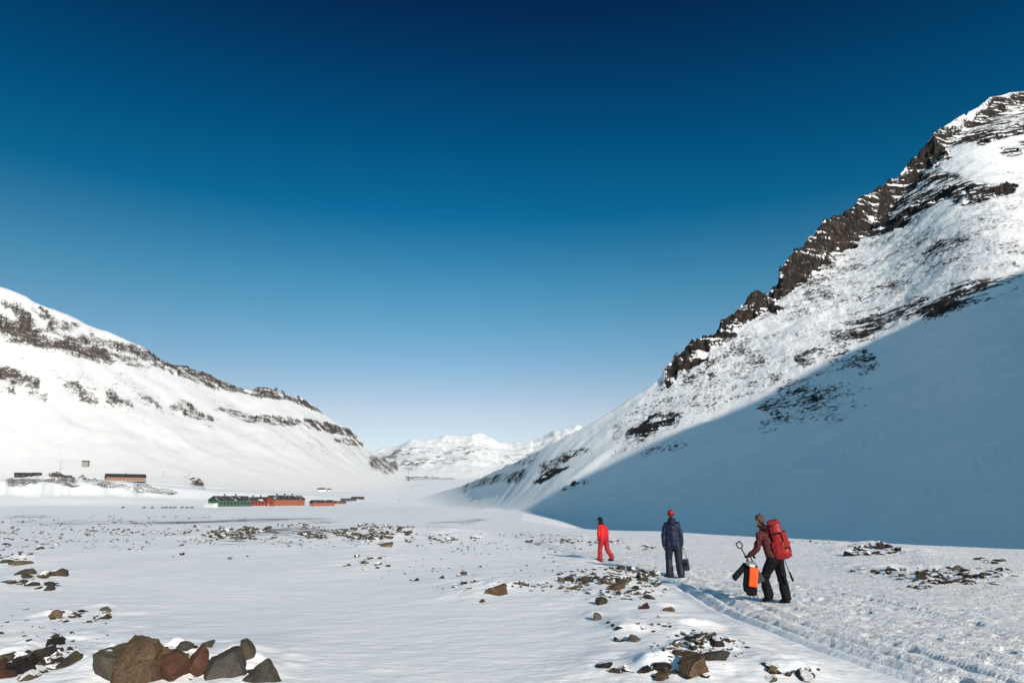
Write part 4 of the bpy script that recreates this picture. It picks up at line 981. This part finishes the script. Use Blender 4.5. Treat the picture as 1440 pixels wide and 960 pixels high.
# rubble: centre u, v, half width, half height, count, size range px, big-slab bias, label, material
CL = [
 (290, 950, 85, 16, 40, 4, 15, None, None, None), (190, 925, 60, 14, 26, 4, 12, None, None, None),
 (858, 818, 72, 20, 110, 7, 22, 'stone in the rubble between the rut and the pointed grey stone', 'stones in the rubble below the walkers', (R_MIX, R_DARK, R_MIX, R_OLIVE)),
 (985, 908, 50, 20, 44, 8, 26, 'stone in the snowy rubble right of the bottom centre', 'stones in the bottom centre rubble', (R_MIX, R_DARK, R_GREY)),
 (930, 950, 75, 13, 14, 8, 22, 'stone along the bottom edge beside the large brown rocks', 'stones along the bottom edge', (R_MIX, R_DARK)),
 (1110, 945, 45, 12, 14, 7, 26, 'slab poking from the snow near the bottom right below the rut', 'slabs near the bottom right', (R_DARK, R_MIX)),
 (660, 820, 72, 12, 26, 4, 13, 'stone scattered around the sunlit middle boulder', 'stones around the middle boulder', (R_MIX, R_DARK)),
 (750, 825, 28, 8, 15, 6, 13, 'stone in the cluster just right of the sunlit middle boulder', 'stones right of the middle boulder', (R_DARK, R_MIX)),
 (515, 790, 40, 11, 20, 4, 14, 'stone in the patch in front of the long rubble bank', 'stones in front of the long bank', (R_MIX, R_DARK)),
 (50, 818, 50, 13, 20, 7, 24, 'stone in the rubble touching the left edge', 'stones in the left edge rubble', (R_DARK, R_OLIVE, R_MIX)),
 (118, 868, 48, 11, 20, 7, 22, 'stone of the left middle cluster above the large brown boulder', 'stones of the left middle cluster', (R_DARK, R_MIX)),
 (60, 930, 75, 28, 24, 9, 34, 'stone lying among the lower left rocks', 'stones among the lower left rocks', (R_OLIVE, R_DARK, R_MIX)),
 (640, 757, 38, 7, 30, 5, 14, 'stone of the low heap far to the left of the red walker', 'stones of the low heap', (R_MIX, R_DARK)),
 (1222, 774, 45, 7, 34, 5, 14, 'stone of the pile on the skyline right of the walkers', 'stones of the skyline pile', (R_DARK, R_DARK, R_MIX)),
 (1360, 811, 76, 12, 48, 7, 22, 'stone in the long patch at the right edge', 'stones in the right edge patch', (R_DARK,)),
 (1240, 805, 42, 7, 16, 6, 18, 'stone between the skyline pile and the right edge patch', 'stones below the skyline pile', (R_DARK,)),
 (1290, 826, 30, 4, 8, 8, 18, 'stone at the rim of the churned snow below the right edge patch', 'stones beside the churned snow', (R_DARK,)),
 (1400, 790, 40, 4, 8, 7, 18, 'stone behind the right edge patch', 'stones behind the right edge patch', (R_DARK,)),
 (900, 880, 55, 18, 16, 4, 12, 'stone sprinkled on smooth snow below the rubble of the walkers', 'stones on the smooth snow', (R_DARK, R_MIX)),
 (345, 750, 62, 9, 300, 3, 10, None, None, None), (500, 751, 80, 8, 420, 3, 10, None, None, None), (470, 739, 110, 4, 300, 2, 5, None, None, None), (545, 741, 60, 6, 120, 2, 6, None, None, None),
 (810, 762, 70, 5, 170, 2, 6, None, None, None), (760, 752, 90, 5, 90, 2, 4, None, None, None), (30, 775, 60, 12, 60, 3, 9, None, None, None), (900, 772, 30, 5, 24, 3, 8, None, None, None),
 (1120, 763, 50, 2, 40, 2, 6, None, None, None), (1345, 808, 95, 14, 110, 2, 7, None, None, None), (700, 805, 190, 24, 150, 1.5, 5, None, None, None), (860, 822, 95, 24, 330, 2, 7, None, None, None), (985, 912, 70, 26, 190, 2, 7, None, None, None),
 (70, 890, 90, 50, 60, 2, 7, None, None, None), (180, 745, 200, 9, 260, 1.5, 5, None, None, None), (300, 780, 60, 8, 12, 3, 10, None, None, None), (150, 728, 200, 4, 90, 1.5, 3.5, None, None, None), (1220, 772, 60, 8, 60, 2, 5, None, None, None), (430, 757, 190, 14, 420, 1.5, 5, None, None, None), (150, 757, 180, 16, 420, 1.5, 5, None, None, None), (700, 770, 120, 10, 160, 1.5, 4, None, None, None), (120, 735, 150, 5, 260, 1.2, 3.5, None, None, None),
]
small = []
indiv = 0
for (cu, cv, hw, hh, n, s0, s1, lab, grp, mts) in CL:
    for k in range(n):
        a = rng.uniform(0, 6.283); q = rng.random() ** .6
        u = cu + hw * q * math.cos(a); v = cv + hh * q * math.sin(a)
        if u < -20 or u > 1460 or v > 985: continue
        if lab is None and float(vnoise(np.array([u / 16.0]), np.array([v / 4.5]), 5)[0]) < .40: continue
        if abs(u - 950) < 20 and 770 < v < 815 and (u > 925): continue
        w = (s0 + (s1 - s0) * rng.random() ** 1.6) * 1.12
        if v > 955:
            X_, Y_ = to_w(u, v); ref = (X_, Y_, ground_z(X_, Y_))
        else: ref = hit(u, v)
        if math.hypot(ref[0], ref[1]) > 200 and v > 730: continue
        if lab and k < n * (.62 if n < 100 else .45):
            o = put_rock(rng.choice(BASE), u, v, w, rng.choice(mts), rng.uniform(.45, 1.0), ref=ref, sink=rng.uniform(.35, .75), tilt=.4)
            mname = {'weathered_sandstone': 'brown', 'dark_shale': 'black', 'olive_stone': 'olive', 'grey_stone': 'grey'}[o.material_slots[0].material.name]
            size = 'large' if w > s0 + (s1 - s0) * .6 else ('small' if w < s0 + (s1 - s0) * .25 else 'middling')
            tag(o, '%s %s %s' % (size, mname, lab), 'stone', grp + ', ' + size + ' ' + mname); indiv += 1
        else: small.append((ref, w if not lab else w * .8, rng.randrange(6), rng.uniform(0, 6.28), rng.uniform(.45, 1.1)))
print('INDIVIDUAL', indiv + len(UNIQ), 'STUFF', len(small))
LOWR = [rock_mesh(300 + k, 2, .6, 10, .12) for k in range(6)]
lv, lf, base = [], [], 0
LC = [(np.array([v.co[:] for v in m.vertices]), np.array([list(p.vertices) for p in m.polygons])) for m in LOWR]
for (ref, w, k, a, hk) in small:
    co, fc = LC[k]; r = math.hypot(ref[0], ref[1]); s = w / F * r / 2
    ca, sa = math.cos(a), math.sin(a)
    c2 = np.stack([(co[:, 0] * ca - co[:, 1] * sa) * s + ref[0], (co[:, 0] * sa + co[:, 1] * ca) * s + ref[1], co[:, 2] * s * hk + ref[2] + s * hk * .12], 1)
    lv.append(c2); lf.append(fc + base); base += len(co)
me = bpy.data.meshes.new('scattered_stones'); me.from_pydata(np.concatenate(lv).tolist(), [], np.concatenate(lf).tolist()); me.update()
for m_ in LOWR: bpy.data.meshes.remove(m_)
o = link('scattered_stones', me, R_MIX); tag(o, 'countless small dark stones sprinkled over the snowfield and the long rubble bank', 'stones', kind='stuff')

# ------------------------------------------------------------------ settlement
ROOF = simple_mat('dark_roofing', (.035, .032, .034), .8, .3, .8)
def roof_mat():
    m, nt, p = mat('roof_with_snow_patches'); g = N(nt, 'ShaderNodeNewGeometry'); n1 = noise(nt, g.outputs['Position'], .35, 5, .6)
    nt.links.new(mixc(nt, mapr(nt, n1, .58, .64), (.035, .03, .032), (.8, .81, .83)), p.inputs['Base Color']); p.inputs['Roughness'].default_value = .8; return m
ROOFS = roof_mat()
PANE = simple_mat('window_glass_dark', (.03, .035, .045), .15, .1, 5, spec=.5)
WHITE = simple_mat('white_trim_paint', (.72, .72, .70), .6, .06, 3)
TRIM = simple_mat('grey_window_trim', (.36, .34, .31), .7, .08, 3)
def plank(name, col): return simple_mat(name, col, .75, .12, .9, bump=.02, bscale=6)
def gable_house(name, u, v, L, Wd, hw, hr, phi, wallm, roofm, label, cat='building', group=None, rows=2, cols=8, gcols=3, chim=2, porch=False, trim=TRIM, base_r=(200, 4000), arch=False, stone=None):
    X_, Y_, Z_ = hit(u, v, *base_r)
    root = empty(name, (X_, Y_, Z_ - .3), phi)
    bm = bmesh.new()
    prof = [(-Wd / 2, 0), (Wd / 2, 0), (Wd / 2, hw), (0, hw + hr), (-Wd / 2, hw)]
    if arch: prof = [(-Wd / 2, 0), (Wd / 2, 0)] + [(Wd / 2 * math.cos(t), hw + hr * math.sin(t)) for t in [math.pi * q / 10 for q in range(11)]]
    A = [bm.verts.new((-L / 2, p[0], p[1])) for p in prof]; B = [bm.verts.new((L / 2, p[0], p[1])) for p in prof]
    bm.faces.new(A); bm.faces.new(B[::-1])
    for k in range(len(prof)): bm.faces.new((A[k], A[(k + 1) % len(prof)], B[(k + 1) % len(prof)], B[k]))
    link('wall', mesh_bm('wall', bm), wallm, root)
    bm = bmesh.new(); ov = .6; t = .3; sl = hr / (Wd / 2)
    if arch: pr = [((Wd / 2 + .1) * math.cos(a), hw + .05 + (hr + .1) * math.sin(a)) for a in [math.pi * q / 10 for q in range(11)]]
    else: pr = [(Wd / 2 + ov, hw - ov * sl + .05), (0, hw + hr + .05), (-Wd / 2 - ov, hw - ov * sl + .05)]
    pr = pr + [(a, b + t) for a, b in pr[::-1]]
    A = [bm.verts.new((-L / 2 - ov, p[0], p[1])) for p in pr]; B = [bm.verts.new((L / 2 + ov, p[0], p[1])) for p in pr]
    n = len(pr)
    for q in range(n // 2 - 1):
        bm.faces.new((A[q], A[q + 1], A[n - 2 - q], A[n - 1 - q])); bm.faces.new((B[q], B[n - 1 - q], B[n - 2 - q], B[q + 1]))
    for k in range(n): bm.faces.new((A[k], A[(k + 1) % n], B[(k + 1) % n], B[k]))
    rf = link('roof', mesh_bm('roof', bm), roofm, root)
    for k in range(chim):
        bm = bmesh.new(); xx = -L / 2 + L * (k + 1) / (chim + 1); box(bm, xx, .8, hw + hr + .7, .9, .9, 1.8, bev=.05); box(bm, xx, .8, hw + hr + 1.68, 1.1, 1.1, .16)
        link('chimney', mesh_bm('chimney', bm), ROOF, rf)
    def win(cx, cy, cz, ax, w=.9, h=1.15):
        bm = bmesh.new(); nx, ny = ax; tx, ty = -ny, nx
        R_ = Matrix.Rotation(math.atan2(ty, tx), 3, 'Z')
        for (du, dv, su, sv) in ((0, h / 2, w + .15, .1), (0, -h / 2, w + .15, .1), (w / 2, 0, .1, h - .1), (-w / 2, 0, .1, h - .1)):
            box(bm, cx + nx * .05 + tx * du, cy + ny * .05 + ty * du, cz + dv, su, .14, sv, R_)
        f = link('window', mesh_bm('window', bm), trim, root)
        bm = bmesh.new(); box(bm, cx + nx * .02, cy + ny * .02, cz, w - .15, .06, h - .15, R_); link('pane', mesh_bm('pane', bm), PANE, f)

    for r_ in range(rows):
        zz = 1.9 + r_ * 2.7
        for c_ in range(cols):
            win(-L / 2 + L * (c_ + .5) / cols, -Wd / 2, zz, (0, -1))
        for c_ in range(gcols):
            if not (porch and r_ == 0): win(-L / 2, -Wd / 2 + Wd * (c_ + .5) / gcols, zz, (-1, 0))
    bm = bmesh.new(); box(bm, -L / 2 - .03, Wd * .05, 1.25, .1, 1.2, 2.2); dr = link('door', mesh_bm('door', bm), WHITE if not porch else ROOF, root)
    if porch:
        bm = bmesh.new(); box(bm, -L / 2 - 1.7, 0, 3.0, 3.4, Wd + 1.0, .5, bev=.05); pc = link('porch_roof', mesh_bm('porch_roof', bm), WHITE, root)
        bm = bmesh.new(); box(bm, -L / 2 - 1.55, 0, 1.4, 3.0, Wd, 2.7); link('porch', mesh_bm('porch', bm), WHITE, root)
    if stone:
        bm = bmesh.new(); box(bm, 0, 0, .3, L + .3, Wd + .3, .8); link('foundation', mesh_bm('foundation', bm), stone, root)
    tag(root, label, cat, group)
    return root
GRP = 'wooden barracks in the valley'
d = math.radians
FOUND = simple_mat('concrete_foundation', (.3, .29, .28), .8, .15, 1)
gable_house('barrack_building', 323, 712.2, 30, 15, 5.6, 3.2, d(52), plank('green_boards', (.008, .060, .036)), ROOFS, 'long dark green barrack with a white porch, leftmost in the valley', group=GRP, porch=True, cols=10, stone=FOUND)
gable_house('barrack_building', 361, 711.4, 22, 13, 5.0, 2.8, d(52), plank('crimson_boards', (.16, .016, .018)), ROOFS, 'crimson barrack squeezed between the green and the orange one', group=GRP, cols=7, stone=FOUND)
gable_house('barrack_building', 400, 711.2, 31, 15, 6.0, 3.2, d(52), plank('orange_boards', (.27, .062, .026)), ROOFS, 'long orange barrack with rows of white windows', group=GRP, rows=2, cols=12, stone=FOUND, chim=3)
gable_house('shed', 453, 711, 20, 9, 3.4, 1.8, d(35), plank('coral_boards', (.27, .055, .035)), ROOFS, 'low coral red shed right of the orange barrack', group='low sheds in the valley', rows=1, cols=7, chim=0)
gable_house('shed', 476, 708.2, 13, 6, 1.8, 1.2, d(30), plank('dull_red_boards', (.22, .07, .05)), ROOFS, 'low dull red shed just right of the coral one', group='low sheds in the valley', rows=1, cols=4, chim=0, gcols=1)
gable_house('storage_hut', 490, 704.6, 15, 7, .8, 2.2, d(28), simple_mat('grey_hut_wall', (.2, .19, .19), .7), simple_mat('dark_hut_roof', (.06, .05, .055), .8), 'grey round roofed storage hut farther along the valley', rows=0, chim=0, arch=True)
gable_house('storage_hut', 503, 701.4, 13, 6, .8, 1.8, d(28), simple_mat('dark_hut_wall', (.08, .07, .07), .7), simple_mat('dark_hut_roof_b', (.035, .03, .03), .8), 'dark storage hut farthest along the valley', rows=0, chim=0, arch=True)
gable_house('house', 452, 690.2, 11, 7, 3.0, 1.6, d(20), plank('white_boards', (.66, .66, .64)), ROOF, 'white house with a black roof on the slope above the coral shed', rows=1, cols=3, gcols=2, chim=1)
gable_house('shed', 463, 689.5, 5, 4, 2.2, 1.2, d(20), plank('pale_boards', (.5, .5, .48)), ROOF, 'tiny pale shed right beside the white house on the slope', rows=0, chim=0)
gable_house('long_building', 176, 676.0, 46, 14, 5.2, 4.0, d(38), plank('tan_boards', (.23, .13, .09)), ROOF, 'long tan building with a black roof on top of the left bank', rows=1, cols=12, gcols=3, chim=1, stone=FOUND)
gable_house('annex', 194, 676.5, 11, 9, 5.0, .8, d(38), simple_mat('grey_brown_render', (.26, .22, .2), .8), ROOF, 'grey brown flat roofed annex at the right end of the long tan building', rows=1, cols=2, gcols=1, chim=0)
gable_house('hut', 33, 670.2, 19, 8, 3.6, 1.6, d(30), plank('black_boards', (.022, .02, .02)), ROOF, 'black hut on the left bank near the left edge', rows=1, cols=3, gcols=1, chim=0)
gable_house('hut', 52, 668.0, 9, 6, 2.2, 1.2, d(30), plank('dark_boards', (.05, .045, .045)), ROOF, 'small dark hut just right of the black one', rows=0, chim=0)
gable_house('cabin', 120, 655.5, 7.5, 7, 6.6, 1.2, d(20), plank('grey_boards', (.22, .21, .20)), ROOFS, 'small grey cabin alone up the left mountain foot', rows=1, cols=2, gcols=1, chim=0)

def pole(u, v, hpx, label):
    X_, Y_, Z_ = hit(u, v, 200, 4000); h = hpx / F * math.hypot(X_, Y_)
    root = empty('utility_pole', (X_, Y_, Z_ - .2)); m = simple_mat('weathered_pole_wood', (.08, .065, .05), .8)
    bm = bmesh.new(); cone(bm, V3(0, 0, 0), V3(0, 0, h), .16, .10, 10, False); link('mast', mesh_bm('mast', bm, True), m, root)
    bm = bmesh.new(); box(bm, 0, 0, h * .90, 2.6, .2, .22); link('crossarm', mesh_bm('crossarm', bm), m, root)
    for q in (-1.1, 0, 1.1):
        bm = bmesh.new(); cone(bm, V3(q, 0, h * .90 + .1), V3(q, 0, h * .90 + .45), .1, .06, 8, False); link('insulator', mesh_bm('insulator', bm, True), WHITE, root)
    tag(root, label, 'pole', 'utility poles')
pole(84, 664, 14, 'thin utility pole on the left bank between the huts and the tan building')
pole(229, 671, 8, 'short utility pole right of the long tan building')
pole(266, 669, 6, 'short utility pole farther right along the left bank')
pole(574, 676, 18, 'utility pole at the mouth of the far valley')

# snowmobiles in a row left of the green barrack: one built, the others copied with their parts
def snowmobile(x, y, z, rz):
    root = empty('snowmobile', (x, y, z), rz)
    bm = bmesh.new(); box(bm, -.7, 0, .28, 1.9, .45, .38, bev=.12); link('track', mesh_bm('track', bm), BLACK, root)
    bm = bmesh.new(); box(bm, .65, 0, .62, 1.15, .80, .42, Matrix.Rotation(.12, 3, 'Y'), .12); box(bm, -.35, 0, .52, 1.2, .5, .25, bev=.06); link('body', mesh_bm('body', bm), simple_mat('snowmobile_paint', (.03, .03, .035), .4), root)
    bm = bmesh.new(); box(bm, -.55, 0, .80, 1.25, .38, .24, bev=.07); link('seat', mesh_bm('seat', bm), BLACK, root)
    bm = bmesh.new(); box(bm, .32, 0, 1.02, .05, .55, .42, Matrix.Rotation(-.5, 3, 'Y'), .015); link('windshield', mesh_bm('windshield', bm), PLASTIC, root)
    bm = bmesh.new(); cone(bm, V3(.1, -.35, 1.02), V3(.1, .35, 1.02), .025, .025, 8); link('handlebar', mesh_bm('handlebar', bm), BLACK, root)
    for s_ in (-.42, .42):
        bm = bmesh.new(); box(bm, 1.05, s_, .08, 1.1, .14, .05, bev=.015); cone(bm, V3(1.55, s_, .08), V3(1.75, s_, .22), .04, .03, 8); cone(bm, V3(.95, s_, .1), V3(.85, s_ * .7, .5), .03, .03, 8); link('ski', mesh_bm('ski', bm), PLASTIC, root)
    return root
SM = None
for k, u in enumerate((203, 214, 229, 234, 240, 246, 256, 263, 270)):
    X_, Y_, Z_ = hit(u, 714.2, 200, 2000); rz_ = 1.0 + .25 * math.sin(k * 2.3)
    if SM is None: SM = snowmobile(X_, Y_, Z_, rz_); t = SM
    else:
        t = SM.copy(); COL.objects.link(t); t.location = (X_, Y_, Z_); t.rotation_euler = (0, 0, rz_)
        for ch in SM.children:
            c_ = ch.copy(); COL.objects.link(c_); c_.parent = t
    tag(t, 'dark snowmobile parked in the row left of the green barrack', 'snowmobile', 'snowmobiles parked in a row')
X_, Y_, Z_ = hit(173, 714, 200, 2000)
t = SM.copy(); COL.objects.link(t); t.location = (X_, Y_, Z_)
for ch in SM.children: c_ = ch.copy(); COL.objects.link(c_); c_.parent = t
tag(t, 'dark snowmobile standing alone left of the parked row', 'snowmobile')
